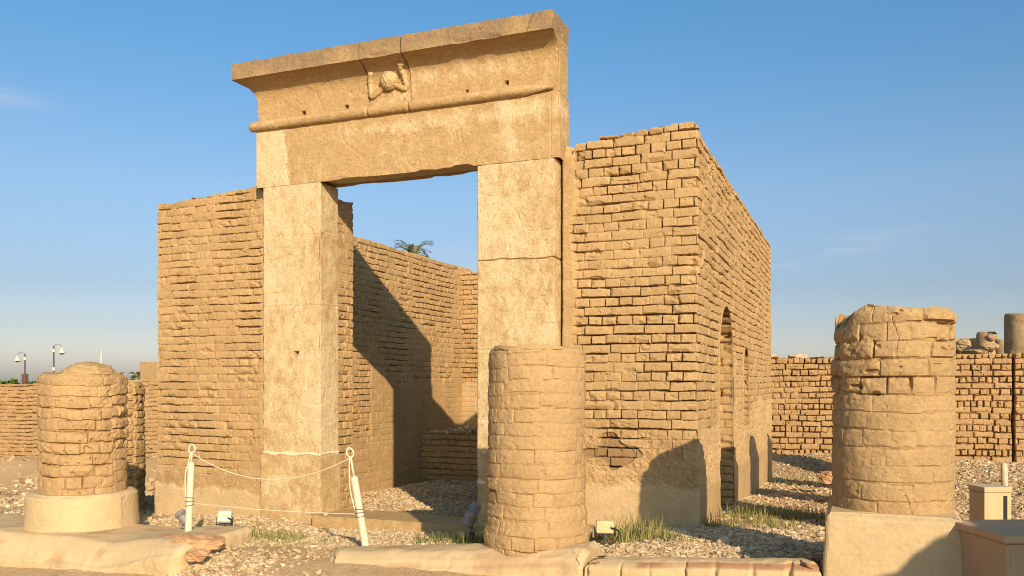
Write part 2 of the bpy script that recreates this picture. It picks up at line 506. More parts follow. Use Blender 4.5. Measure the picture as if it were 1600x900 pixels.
# ------------------------------------------------------------------ masonry relief
def brick(s, t, seed, ch=.105, bl=.335, bond='sh', depth=.05, jw=.0045, prot=.008, fill=.2, wob=.012, rough=1.0, round_=.008, lip=.005, ov=0.0, oh=0.0, stag=.012):
    tw = t + wob * fbm(s * .6, t * .6, 2, seed + 1) + .0045 * fbm(s * 6, t * 6, 3, seed + 2) + 20 * ch * len(bond)
    period = len(bond)
    row = np.floor(tw / ch)
    fy = tw - row * ch
    kinds = np.array([{'s': bl, 'h': bl / 2, 'r': bl * .33}[c] for c in bond])
    L = kinds[(row.astype(int)) % period]
    off = (h2(row, 0, seed + 3) - .5) * bl * .22 + np.where(L < bl * .9, bl / 4, 0) + 200 * bl
    x = s + off
    c = np.floor(x / L); fx = x - c * L
    jl = (h2(row, c, seed + 4) - .5) * L * .16; jr = (h2(row, c + 1, seed + 4) - .5) * L * .16
    lo = fx < jl; hi = fx > L + jr
    c = np.where(lo, c - 1, np.where(hi, c + 1, c)); fx = x - c * L
    jl = (h2(row, c, seed + 4) - .5) * L * .16; jr = (h2(row, c + 1, seed + 4) - .5) * L * .16
    slope = (h2(row, c, seed + 5) - .5) * .05
    fy2 = fy + slope * (fx - L / 2) + (h2(row, c, seed + 22) - .5) * stag
    nz_ = fbm(s * 22, t * 22, 2, seed + 6)
    dx = np.minimum(fx - jl, L + jr - fx) + .003 * nz_
    db = fy2 + .004 * nz_
    dt = ch - fy2 + .004 * nz_
    opv = sst(-.45 + ov, .20 + ov, fbm(s * 1.7, t * 1.7, 2, seed + 7) + .9 * (h2(row, c, seed + 8) - .5))
    oph = sst(-.40 + oh, .30 + oh, fbm(s * 2.4, t * 1.3, 2, seed + 9) + .5 * (h2(row, c, seed + 10) - .5))
    opv = fill + (1 - fill) * opv; oph = fill + (1 - fill) * oph
    jw = jw * (.35 + 1.7 * vn2(s * 4.1, t * 4.1, seed + 21) ** 1.3)
    vj = (1 - sst(jw * 1.1, jw * 1.1 + .0045, dx)) * opv
    hj = np.maximum((1 - sst(jw * 1.5, jw * 1.5 + .004, db)) * oph, (1 - sst(jw * .15, jw * .15 + .006, dt)) * oph)
    j = np.maximum(vj, hj)
    d = np.minimum(dx, np.minimum(db, dt))
    r1 = h2(row, c, seed + 11); r2 = h2(row, c, seed + 12); r3 = h2(row, c, seed + 13)
    h = -depth * j - round_ * ((1 - sst(0, .016, d)) * .55 + (1 - sst(0, .03, dt)) * .6 + (1 - sst(0, .05, d)) * .25)
    h = h + prot * (r1 - .5) * 2 + ((r2 - .5) * .018 - lip) * (fy / ch - .5) + (r3 - .5) * .020 * (fx / L - .5)
    chip = sst(.32, .55, fbm(s * 5.5, t * 7, 2, seed + 14)) * (1 - sst(0.0, .06, d))
    h = h - .022 * chip
    h = h + rough * (.0036 * fbm(s * 13, t * 13, 3, seed + 15) + .0022 * fbm(s * 38, t * 38, 3, seed + 16))
    h = h - .010 * rough * sst(.45, .7, fbm(s * 16, t * 20, 2, seed + 20))
    h = h + .014 * fbm(s * .9, t * .9, 2, seed + 17)
    tone = np.clip(.5 + .45 * (h2(row, c, seed + 18) - .5) + .15 * fbm(s * 3, t * 3, 2, seed + 19), 0, 1)
    return h, tone

def plaster_h(s, t, seed, amp=1.0):
    return .012 + amp * (.009 * fbm(s * 1.6, t * 1.6, 3, seed) + .0042 * fbm(s * 9, t * 9, 3, seed + 3) + .0024 * fbm(s * 42, t * 42, 3, seed + 5))

def cracks(s, t, seed, sc=3.0):
    a = np.abs(fbm(s * sc, t * sc, 3, seed))
    return (1 - sst(.0, .035, a)) * sst(.0, .3, fbm(s * 1.3, t * 1.3, 2, seed + 8))

def blend(h, tone, p, ph, stain=None):
    hh = h * (1 - p) + ph * p
    m = np.stack([tone, p, np.zeros_like(p) if stain is None else stain], -1)
    return hh, m

# ------------------------------------------------------------------ terrain
def gz(u, v):
    u = np.asarray(u, float); v = np.asarray(v, float)
    z = .036 * (np.clip(u, -26, 3) + 1.62) - .041 * (np.clip(v, 6.4, 18.5) - 9.37)
    ins = sst(-8.1, -7.6, u) * (1 - sst(-2.9, -2.5, u)) * sst(9.6, 10.2, v) * (1 - sst(17.2, 17.8, v))
    z = z * (1 - ins) + ins * (-.27 - .012 * (v - 10))
    bank = sst(17.5, 20.6, v) * sst(-8, -2, u)
    z = z + .30 * bank * (1 - .7 * sst(0, 3.5, u))
    lf = 1 - sst(-15, -11, u)
    z = z - .55 * sst(8, 18, v) * lf + .85 * sst(18.2, 20.9, v) * lf
    dip = sst(-7.0, -6.2, u) * (1 - sst(-4.2, -3.3, u)) * sst(7.4, 8.4, v) * (1 - sst(9.6, 10.0, v))
    z = z - .09 * dip
    front = 1 - sst(5.2, 6.9, v)
    z = z - .38 * front
    z = z + .025 * fbm(u * .8, v * .8, 3, 90) + .010 * fbm(u * 5, v * 5, 2, 95)
    return z

def axis(lo, hi, step, far, growth=1.25):
    a = list(np.arange(lo, hi + step, step))
    d = step
    x = a[0]
    pre = []
    while x > -far:
        d *= growth; x -= d; pre.append(x)
    x = a[-1]; d = step; post = []
    while x < far:
        d *= growth; x += d; post.append(x)
    return np.array(pre[::-1] + a + post)

gx = axis(-15, 4.5, .055, 2500); gy = axis(4.5, 21.5, .055, 2500)
GX, GY = np.meshgrid(gx, gy, indexing='ij')
GZ = gz(GX, GY)
V = np.stack([GX, GY, GZ], -1).reshape(-1, 3)
idx = np.arange(len(V)).reshape(GX.shape)
Q = np.stack([idx[:-1, :-1], idx[1:, :-1], idx[1:, 1:], idx[:-1, 1:]], -1).reshape(-1, 4)
g = mesh_obj("ground", V, (Q, []), GROUND)
props(g, "sandy uneven ground around the ruined mud brick chapel", "ground", kind="structure")

# ------------------------------------------------------------------ the chapel
chapel = thing("mud_brick_chapel", (-5.4, 13.4, -.3), "roofless mud brick chapel behind the stone gateway, its right side wall pierced by arched openings", "chapel")

# right hand wall: front block, long outer side with openings
LP = plan_loop([(-4.12, 9.66), (-3.15, 9.66), (-3.15, 9.37), (-1.62, 9.37), (-1.62, 17.6), (-2.76, 17.6), (-2.76, 10.15), (-4.12, 10.15)],
               [.06, .03, .0070, .0150, .05, .12, .12, .06], .018)
Pn, Nn, Sn = LP
step_ = np.floor(Sn / .31)
top = 4.28 + .022 * h2(step_, 1, 5) + .012 * fbm(Sn * 6, Sn * 0, 2, 6)
onfront = np.abs(Pn[:, 1] - 9.37) < .03
top = np.where(onfront & (Pn[:, 0] > -2.72), top + .055 * sst(-2.72, -1.9, Pn[:, 0]) + .03 * (h2(step_, 4, 9) > .3), top)
top = np.where(onfront & (Pn[:, 0] < -3.0), top - .15, top)
side = Pn[:, 0] > -1.66
top = np.where(side, 4.34 - .07 * sst(9.4, 9.9, Pn[:, 1]) - .03 * h2(step_, 2, 8), top)

ARCHES = [(11.48, .62, 2.56, -.6), (13.56, .33, 2.10, .93)]      # centre v, half width, apex z, sill z
def in_arch(v, z, c, hw, apex, sill, grow=0.0):
    spring = apex - hw * 1.12
    dx = np.abs(v - c) / (hw + grow)
    zt = np.where(dx < 1, spring + (apex + grow - spring) * np.sqrt(np.clip(1 - dx ** 2, 0, 1)), -99)
    return (dx < 1) & (z < zt) & (z > sill - grow)

def right_disp(S, Z, P, N):
    sd = 1.0 * (N[..., 0] > .5)
    h, tone = brick(S + .21, Z, 21, jw=.0034, fill=.0, ov=.02 + .20 * sd, oh=.10 + .10 * sd + .08 * sst(2.6, 1.2, Z), wob=.018, lip=.004, depth=.075)
    fr = N[..., 1] < -.7
    u, v = P[..., 0], P[..., 1]
    e = .10 * fbm(S * 2.2, Z * 2.2, 3, 31) + .07 * fbm(S * 7, Z * 9, 3, 32)
    lim = np.where(fr, .99 + .12 * (u + 2.3), 1.02 + .03 * (v - 9.4))
    p1 = sst(.06, -.05, Z - lim - e)                                  # plastered foot
    mid_patch = np.exp(-((v - 12.4) / .7) ** 2 - ((Z - 1.4) / .7) ** 2) * (~fr)
    p1 = np.maximum(p1, sst(.45, .6, mid_patch + .3 * e) * .85)
    # exposed patch of old darker brick on the front foot
    pd = np.sqrt(((u + 2.72) / .30) ** 2 + ((Z - .79) / .15) ** 2) + 1.3 * fbm(S * 5, Z * 5, 2, 33)
    ex = sst(1.0, .8, pd) * fr
    pd2 = np.sqrt(((u + 2.33) / .12) ** 2 + ((Z - .80) / .09) ** 2) + .9 * fbm(S * 5, Z * 5, 2, 37)
    ex = np.maximum(ex, sst(1.0, .8, pd2) * fr * .8)
    p1 = p1 * (1 - ex)
    rough = sst(.32, .5, Z) * p1
    ph = plaster_h(S, Z, 41) + rough * (.022 * fbm(S * 6, Z * 6, 4, 43) + .012 * fbm(S * 26, Z * 26, 3, 44) - .014 * cracks(S, Z, 47, 2.6)) + sst(.46, .36, Z + .2 * e) * .012
    # mud smear beside the gateway
    sm = sst(-2.98, -3.06, u + .05 * fbm(S * 3, Z * 3, 2, 51)) * fr
    p = np.maximum(p1, sm)
    p = np.maximum(p, .55 * sst(.15, .55, fbm(S * 1.2, Z * 1.2, 3, 57)) * (Z < 4.1))
    h = h - .022 * ex
    pale = p1 * np.where(fr, sst(.50, .38, Z + e) * .85, .30)
    ph = ph + .18 * h * sst(.3, .8, Z) * p1
    hh, m = blend(h, tone, p, ph)
    m[..., 1] = np.clip(.15 * p + pale, 0, 1)
    m[..., 2] = ex * .5 + .22 * rough * sst(.2, -.3, fbm(S * 3, Z * 3, 2, 59)) * fr
    return hh, m

def right_keep(C):
    k = np.ones(len(C), bool)
    on = C[:, 0] > -1.70
    for a in ARCHES: k &= ~(on & in_arch(C[:, 1], C[:, 2], *a))
    return k
rw = loft("side_wall", LP, -.5, top, .0060, right_disp, MUD, chapel, keep=right_keep)
rw["label"] = "right wall with a tall arched opening and a smaller arched window"

def arch_lining(name, c, hw, apex, sill, depth, seed):
    spring = apex - hw * 1.12
    pts = []
    for z in np.arange(sill, spring, .010): pts.append((c - hw, z, -1, 0))
    for t in np.linspace(math.pi, 0, 90): pts.append((c + hw * math.cos(t), spring + (apex - spring) * math.sin(t), math.cos(t), math.sin(t)))
    for z in np.arange(spring, sill, -.010): pts.append((c + hw, z, 1, 0))
    if sill > 0:
        for q in np.linspace(c + hw, c - hw, 20): pts.append((q, sill, 0, -1))
    A = np.array(pts); k = len(A)
    dd = np.concatenate([[-.012], np.arange(0, depth, .02)])
    m = len(dd)
    SS = np.repeat(A[:, 1:2] + 0, m, 1); DD = np.repeat(dd[None, :], k, 0)
    h, tone = brick(DD + .1, np.where(np.abs(A[:, 2:3]) > .9, SS, A[:, 0:1] * 1.0 + 3), seed)
    fade = sst(0, .03, DD)
    V = np.empty((k, m, 3))
    V[..., 0] = -1.62 - DD
    V[..., 1] = A[:, 0:1] - A[:, 2:3] * h * fade
    V[..., 2] = A[:, 1:2] - A[:, 3:4] * h * fade
    # back of the recess
    idx = np.arange(k * m).reshape(k, m)
    Q = np.stack([idx[:-1, :-1], idx[:-1, 1:], idx[1:, 1:], idx[1:, :-1]], -1).reshape(-1, 4)
    mk = np.stack([tone, 0 * tone, 0 * tone], -1).reshape(-1, 3)
    return mesh_obj(name, V.reshape(-1, 3), (Q, [idx[:, -1]]), MUD, rw, mk)
arch_lining("arched_doorway", *ARCHES[0], .85, 61)
arch_lining("arched_window", *ARCHES[1], .55, 67)

# left hand wall: front block, pier behind the jamb and the inner face seen through the gate
LP = plan_loop([(-9.14, 9.37), (-7.20, 9.37), (-7.20, 9.66), (-6.42, 9.66), (-6.42, 10.14), (-8.0, 10.14), (-8.0, 17.6), (-9.14, 17.6)],
               [.0090, .03, .03, .0105, .03, .016, .1, .1], .018)
Pn, Nn, Sn = LP
step_ = np.floor(Sn / .33)
top = 4.10 + .04 * h2(step_, 3, 7) + .014 * fbm(Sn * 5, Sn * 0, 2, 16)
fr_ = np.abs(Pn[:, 1] - 9.37) < .03
top = np.where(fr_, 4.05 + .10 * sst(-9.1, -7.4, Pn[:, 0]) + .03 * h2(step_, 1, 3) + .012 * fbm(Sn * 7, Sn * 0, 2, 19), top)
top = np.where(fr_ & (Pn[:, 0] > -7.24), top - .2, top)
top = np.where(Pn[:, 0] > -6.9, 4.00 + .03 * h2(np.floor(Sn / .2), 2, 4), top)
inn = np.abs(Pn[:, 0] + 8.0) < .03
top = np.where(inn, 4.05 + .02 * h2(step_, 5, 4) + .03 * fbm(Sn * 1.5, Sn * 0, 2, 14), top)
def left_disp(S, Z, P, N):
    h, tone = brick(S + .05, Z, 121, fill=.0, ov=.0, oh=.22, lip=.000, jw=.0034, depth=.055)
    u, v = P[..., 0], P[..., 1]
    fr = N[..., 1] < -.7
    inn = (N[..., 0] > .7) & (u < -7.9)
    e = .12 * fbm(S * 2.4, Z * 2.4, 3, 131) + .09 * fbm(S * 8, Z * 8, 3, 132)
    p1 = sst(.04, -.04, Z - .38 - e) * fr
    foot = sst(.03, -.03, Z - .13 - .7 * e) * fr
    plat = sst(.06, -.06, Z - np.where(v > 13.2, 1.75, .55) - 1.8 * e - .5 * fbm(S * .8, Z * .8, 2, 133)) * inn
    pier = sst(.1, .4, fbm(S * 2, Z * .6, 2, 135)) * (N[..., 0] > .7) * (u > -7)
    sm = sst(-7.42, -7.34, u + .05 * fbm(S * 3, Z * 3, 2, 151)) * fr
    p = np.maximum(np.maximum(p1, plat * .85), np.maximum(pier, sm) * .8)
    p = np.maximum(p, .5 * sst(.2, .55, fbm(S * 1.3, Z * 1.3, 3, 157)))
    ph = plaster_h(S, Z, 141) + (p1 - foot).clip(0) * (.018 * fbm(S * 7, Z * 7, 4, 143) - .012 * cracks(S, Z, 147)) + .03 * foot
    ph = ph - .014 * cracks(S, Z, 163, 4) * sm
    hh, m = blend(h, tone, p, ph)
    m[..., 1] = np.clip(.12 * p + foot * .95 + .25 * sm, 0, 1)
    m[..., 2] = .14 * (p1 - foot).clip(0)
    return hh, m
lw = loft("side_wall", LP, -.75, top, .0070, left_disp, MUD, chapel)
lw["label"] = "left wall, plain, its inner face seen through the gate"

# back wall and the raised platform at the far end
LP = plan_loop([(-8.06, 16.95), (-2.70, 16.95), (-2.70, 17.66), (-8.06, 17.66)], [.016, .1, .1, .1])
def back_disp(S, Z, P, N):
    h, tone = brick(S, Z, 171, depth=.045, fill=.5, prot=.016)
    h = h + .06 * fbm(S * 1.2, Z * 1.2, 3, 173)
    p = sst(.1, -.1, Z - 1.6 - .3 * fbm(S, Z, 2, 175))
    return blend(h, tone, p * .8, plaster_h(S, Z, 177))
loft("back_wall", LP, -.8, 3.93 + .05 * h2(np.floor(LP[2] / .3), 1, 2), .012, back_disp, MUD, chapel)
LP = plan_loop([(-8.02, 15.1), (-2.74, 15.1), (-2.74, 16.97), (-8.02, 16.97)], [.016, .1, .1, .1], .03)
def plat_disp(S, Z, P, N):
    h, tone = brick(S, Z, 181, ch=.115, depth=.04, fill=.4, prot=.012)
    return blend(h, tone, .3 * sst(.0, .5, fbm(S * 1.2, Z * 1.2, 2, 183)), plaster_h(S, Z, 187))
loft("altar_platform", LP, -.8, .60, .012, plat_disp, MUD, chapel)

# ------------------------------------------------------------------ the stone gateway
gate = thing("stone_gateway", (-5.2, 9.4, -.15), "tall sandstone gateway with a flared cornice and a carved sun disc, between brick walls", "gateway")

def rect_loop(u0, u1, v0, v1, step, r=.018, back=.06):
    return plan_loop([(u0, v0), (u1, v0), (u1, v1), (u0, v1)], [step, step, back, step * 1.4], r)

def stone_disp(seed, joints=(), holes=(), pale=None, erode=1.0, mortar=(), split=()):
    """joints: (z, depth); holes: (u, z, r, depth); mortar: (z, u0, u1)"""
    def f(S, Z, P, N):
        u = P[..., 0]
        h = .004 * fbm(S * 2.5, Z * 2.5, 3, seed) + .0035 * fbm(S * 14, Z * 14, 3, seed + 2) + .0015 * fbm(S * 60, Z * 60, 2, seed + 4)
        edge = 1 - np.maximum(np.abs(N[..., 0]), np.abs(N[..., 1]))
        h = h - erode * edge * (.03 + .10 * sst(.1, .6, fbm(S * 0 + 3.3, Z * 4, 3, seed + 6)))
        pits = sst(.55, .75, fbm(S * 18, Z * 18, 2, seed + 8)) * .006
        h = h - pits - .004 * cracks(S, Z, seed + 12, 1.1)
        m = np.zeros(h.shape + (3,))
        for z, d in joints:
            zz = z + .012 * fbm(S * 3, S * 0 + z, 2, seed + 9)
            h = h - d * (1 - sst(.003, .011, np.abs(Z - zz)))
        for z, a in mortar:
            zz = z + .02 * fbm(S * 6, S * 0 + z, 3, seed + 10)
            w = .014 + .02 * sst(-.2, .5, fbm(S * 8, S * 0, 2, seed + 11))
            mk = (1 - sst(w * .6, w, np.abs(Z - zz))) * a
            h = h + mk * .01; m[..., 0] = np.maximum(m[..., 0], mk)
        fr = N[..., 1] < -.7
        for hu, hz, hr, hd in holes:
            q = np.maximum(np.abs(u - hu), np.abs(Z - hz)) + .2 * hr * fbm(S * 40, Z * 40, 2, seed + 13)
            h = h - hd * sst(hr * 1.1, hr * .8, q) * fr
        m[..., 1] = 1.0 if pale is None else pale(S, Z, P)
        return h, m
    return f

def jamb_pale(S, Z, P): return np.clip(.70 + .35 * fbm(S * .9, Z * .7, 2, 501) - .3 * sst(.75, .5, Z), 0, 1)
GT = 4.10
jl = loft("jamb", rect_loop(-7.20, -6.32, 9.20, 9.63, .012), -.55, GT - .003, .012,
          stone_disp(301, [(2.55, .004), (3.45, .003)], [(-6.68, 1.93, .035, .10)], jamb_pale, 1.0, [(.66, 1.0)]), STONE, gate)
# the foot course of the left jamb is a slightly wider block
loft("foot_block", rect_loop(-7.22, -6.29, 9.17, 9.635, .014), -.56, .64, .013,
     stone_disp(311, [], [], lambda S, Z, P: .45 + 0 * S, 1.3), STONE, jl)
jr = loft("jamb", rect_loop(-4.15, -3.19, 9.20, 9.63, .011), -.45, GT - .003, .011,
          stone_disp(321, [(2.98, .028), (1.95, .006)], [], jamb_pale, 1.2, [(.40, .8), (1.1, .3)]), STONE, gate)

def lintel_pale(S, Z, P):
    u = P[..., 0]
    repair = sst(-6.78, -6.84, u + .12 * (Z - 4.4) + .03 * fbm(S * 4, Z * 4, 2, 503))
    streak = np.exp(-((u + 3.75 + .1 * (Z - 4.5)) / .10) ** 2) + np.exp(-((Z - 4.68) / .10) ** 2) * sst(-6.2, -5.6, u)
    return np.clip(.14 + .7 * repair + .5 * streak, 0, 1.0)
LL = rect_loop(-7.31, -3.135, 9.195, 9.56, .011)
def lintel_z0(P):
    e = .03 * sst(.25, .5, fbm(P[:, 0] * 3.1, P[:, 0] * 0, 2, 611)) * ((P[:, 0] > -6.3) & (P[:, 0] < -4.2))
    return GT + e
def lint_disp():
    base = stone_disp(331, [], [], lintel_pale, 1.4)
    def f(S, Z, P, N):
        h, m = base(S, Z, P, N)
        u = P[..., 0]; fr = N[..., 1] < -.7
        w = sst(-6.80, -6.86, u + .12 * (Z - 4.4)) * fr
        h = h - .012 * (1 - sst(.0, .012, np.abs(u + 6.83 + .12 * (Z - 4.4) + .02 * fbm(S * 0, Z * 6, 2, 7)))) * fr
        h = h - .010 * (1 - sst(.0, .008, np.abs(u + 3.235))) * fr     # the groove near the right end
        return h, m
    return f
lint = loft("lintel", LL, lintel_z0(LL[0]), 4.835, .011, lint_disp(), STONE, gate)
# soffit of the lintel
mb = MB()
mb.box((-7.2, 9.215, GT + .035), (-3.16, 9.54, GT + .2), .01)
mb.build("soffit", STONE, lint)

# round moulding, three lengths like the cornice blocks above it
SEGS = [(-7.37, -5.605), (-5.595, -5.035), (-5.025, -3.20)]
for k, (a, b) in enumerate(SEGS):
    us = np.arange(a, b + .001, .014); us[-1] = b
    th = np.linspace(0, 2 * math.pi, 26, endpoint=False)
    U, T = np.meshgrid(us, th, indexing='ij')
    rr = .064 + .004 * fbm(U * 6, T * 1.0, 3, 401 + k) + .003 * fbm(U * 30, T * 5, 2, 404) - .008 * sst(.4, .7, fbm(U * 7, T * .6, 2, 408))
    if k == 2: rr = rr * (1 - .55 * sst(-3.6, -3.24, U))
    endr = np.minimum(np.abs(U - a), np.abs(b - U)); rr = rr * (.80 + .20 * sst(0, .02, endr))
    V = np.stack([U, 9.185 - rr * np.cos(T), 4.893 + rr * np.sin(T)], -1)
    nu, nt_ = U.shape
    idx = np.arange(nu * nt_).reshape(nu, nt_)
    nx = np.roll(idx, -1, 1)
    Q = np.stack([idx[:-1], nx[:-1], nx[1:], idx[1:]], -1).reshape(-1, 4)
    mk = np.zeros((nu * nt_, 3)); mk[:, 1] = .2
    mesh_obj("round_moulding", V.reshape(-1, 3), (Q, [idx[0][::-1], idx[-1]]), STONE, gate, mk)

ZC0, ZF, ZC1 = 4.84, 5.45, 5.655
def cavetto(Z):
    x = np.clip((Z - 5.0) / (ZF - 5.0), 0, 1)
    o = .235 * (.10 * x ** 1.5 + .90 * x ** 6)
    return np.where(Z > ZF, .265, o)
CB = [(-7.28, -5.604), (-5.596, -5.034), (-5.026, -3.135)]
for k, (a, b) in enumerate(CB):
    lp = rect_loop(a, b, 9.205, 9.52, .011, .012)
    def remap(PX, Z, a=a, b=b, k=k):
        o = cavetto(Z)
        ol = o * (.80 if k == 0 else 0); orr = o * (.04 if k == 2 else 0)
        q = PX.copy()
        t = (PX[..., 0] - a) / (b - a)
        q[..., 0] = a - ol + t * (b + orr - a + ol)
        w = (9.52 - PX[..., 1]) / (9.52 - 9.205)
        q[..., 1] = PX[..., 1] - o * w
        return q
    hl = [(-6.57, 4.995, .028, .12), (-5.93, 5.0, .024, .12)] if k == 0 else ([(-4.28, 4.985, .018, .06), (-3.78, 5.02, .022, .08)] if k == 2 else [(-5.47, 4.99, .008, .03), (-5.40, 4.99, .008, .03), (-5.12, 4.99, .008, .03)])
    def cpale(S, Z, P, k=k):
        u = P[..., 0]
        q = .12 + .5 * (k == 2) * np.exp(-((Z - 5.22) / .16) ** 2) * sst(-3.3, -4.0, u) + .4 * (k == 1) * sst(5.2, 5.05, Z) + .10 * (Z > ZF)
        return np.clip(q, 0, 1)
    base = stone_disp(351 + 20 * k, [], hl, cpale, 1.2)
    def cd(S, Z, P, N, base=base, k=k):
        h, m = base(S, Z, P, N)
        u = P[..., 0]
        fas = sst(ZF - .005, ZF + .004, Z)
        chipn = sst(.28, .5, fbm(u * 2.6, Z * 2.0, 3, 377 + k))
        h = h - fas * chipn * .022 * sst(5.52, 5.45, Z) - fas * .012 * sst(.35, .6, fbm(u * 4, S * 0 + 2, 2, 378)) * sst(5.60, 5.66, Z)
        if k == 2:
            h = h - .10 * sst(-3.18, -3.0, u) * sst(.0, .5, fbm(u * 5, Z * 6, 2, 379)) * (Z > 5.3) * (Z < 5.56)
            h = h - .02 * (1 - sst(.0, .012, np.abs(u + 3.42 - .35 * (Z - 5.5)))) * fas
        m[..., 2] = fas * (.35 + .5 * sst(-.3, .4, fbm(S * 2.2, Z * 3, 3, 380))) + .25 * sst(5.25, 5.43, Z) * (1 - fas)
        return h, m
    zarr_top = ZC1 - .008 * sst(.2, .5, fbm(lp[0][:, 0] * 3.7, lp[0][:, 0] * 0, 2, 381)) + .006 * fbm(lp[0][:, 0] * 12, lp[0][:, 0] * 0, 2, 382)
    cb = loft("cornice_block", lp, ZC0, zarr_top, .0098, cd, STONE, gate, remap=remap)
    if k == 1:
        cb["label"] = "middle cornice block carved with a sun disc between two rearing cobras"
        # carved relief: worn disc flanked by two cobras
        def cav(z): return 9.205 - float(cavetto(np.array(z)))
        V0, F0 = ico(4)
        Vd = V0.copy()
        Vd *= (1 + .10 * vn3(Vd * 12, 9)[:, None] + .05 * vn3(Vd * 4, 5)[:, None] + .07 * vn3(Vd * 9, 6)[:, None] + .05 * vn3(Vd * 17, 8)[:, None])
        Vd = Vd * np.array([.122, .085, .122]) + np.array([-5.31, cav(5.235) - .004, 5.235])
        mk = np.zeros((len(Vd), 3)); mk[:, 1] = .3
        mesh_obj("sun_disc", Vd, F0, STONE, cb, mk)
        for sgn, pts in ((-1, [(-5.39, 5.165), (-5.46, 5.12), (-5.545, 5.07), (-5.572, 5.085), (-5.572, 5.15), (-5.572, 5.22), (-5.568, 5.295), (-5.552, 5.335), (-5.52, 5.33)]),
                         (1, [(-5.23, 5.175), (-5.16, 5.14), (-5.10, 5.115), (-5.072, 5.13), (-5.085, 5.19), (-5.105, 5.27), (-5.125, 5.345), (-5.11, 5.38), (-5.06, 5.38)])):
            rad = [.036, .036, .034, .030, .036, .040, .040, .034, .024]
            P3 = [Vector((x, cav(z) - .006, z)) for x, z in pts]
            fine = []; fr2 = []
            for i in range(len(P3) - 1):
                for q in (0, .25, .5, .75):
                    fine.append(P3[i].lerp(P3[i + 1], q)); fr2.append(rad[i] * (1 - q) + rad[i + 1] * q)
            fine.append(P3[-1]); fr2.append(rad[-1])
            fr2 = [r_ * (1 + .10 * math.sin(i * 2.1)) for i, r_ in enumerate(fr2)]
            mb = MB(); mb.tube(fine, fr2, 10)
            vv = mb.v[0]; mb.v[0] = vv + .007 * vn3(vv * 26, 9)[:, None] + .006 * vn3(vv * 55, 4)[:, None]
            mb.m[0][:, 0] = 0; mb.m[0][:, 1] = .4
            o = mb.build("carved_cobra", STONE, cb, smooth=True)

# threshold slab of the gate
lp = rect_loop(-6.33, -4.0, 9.02, 9.66, .02, .025)
loft("threshold", lp, -.5, -.085 + .012 * fbm(lp[0][:, 0] * 3, lp[0][:, 1] * 3, 2, 700), .016,
     stone_disp(391, [], [], lambda S, Z, P: .1 + 0 * S, 1.5), STONE, gate)

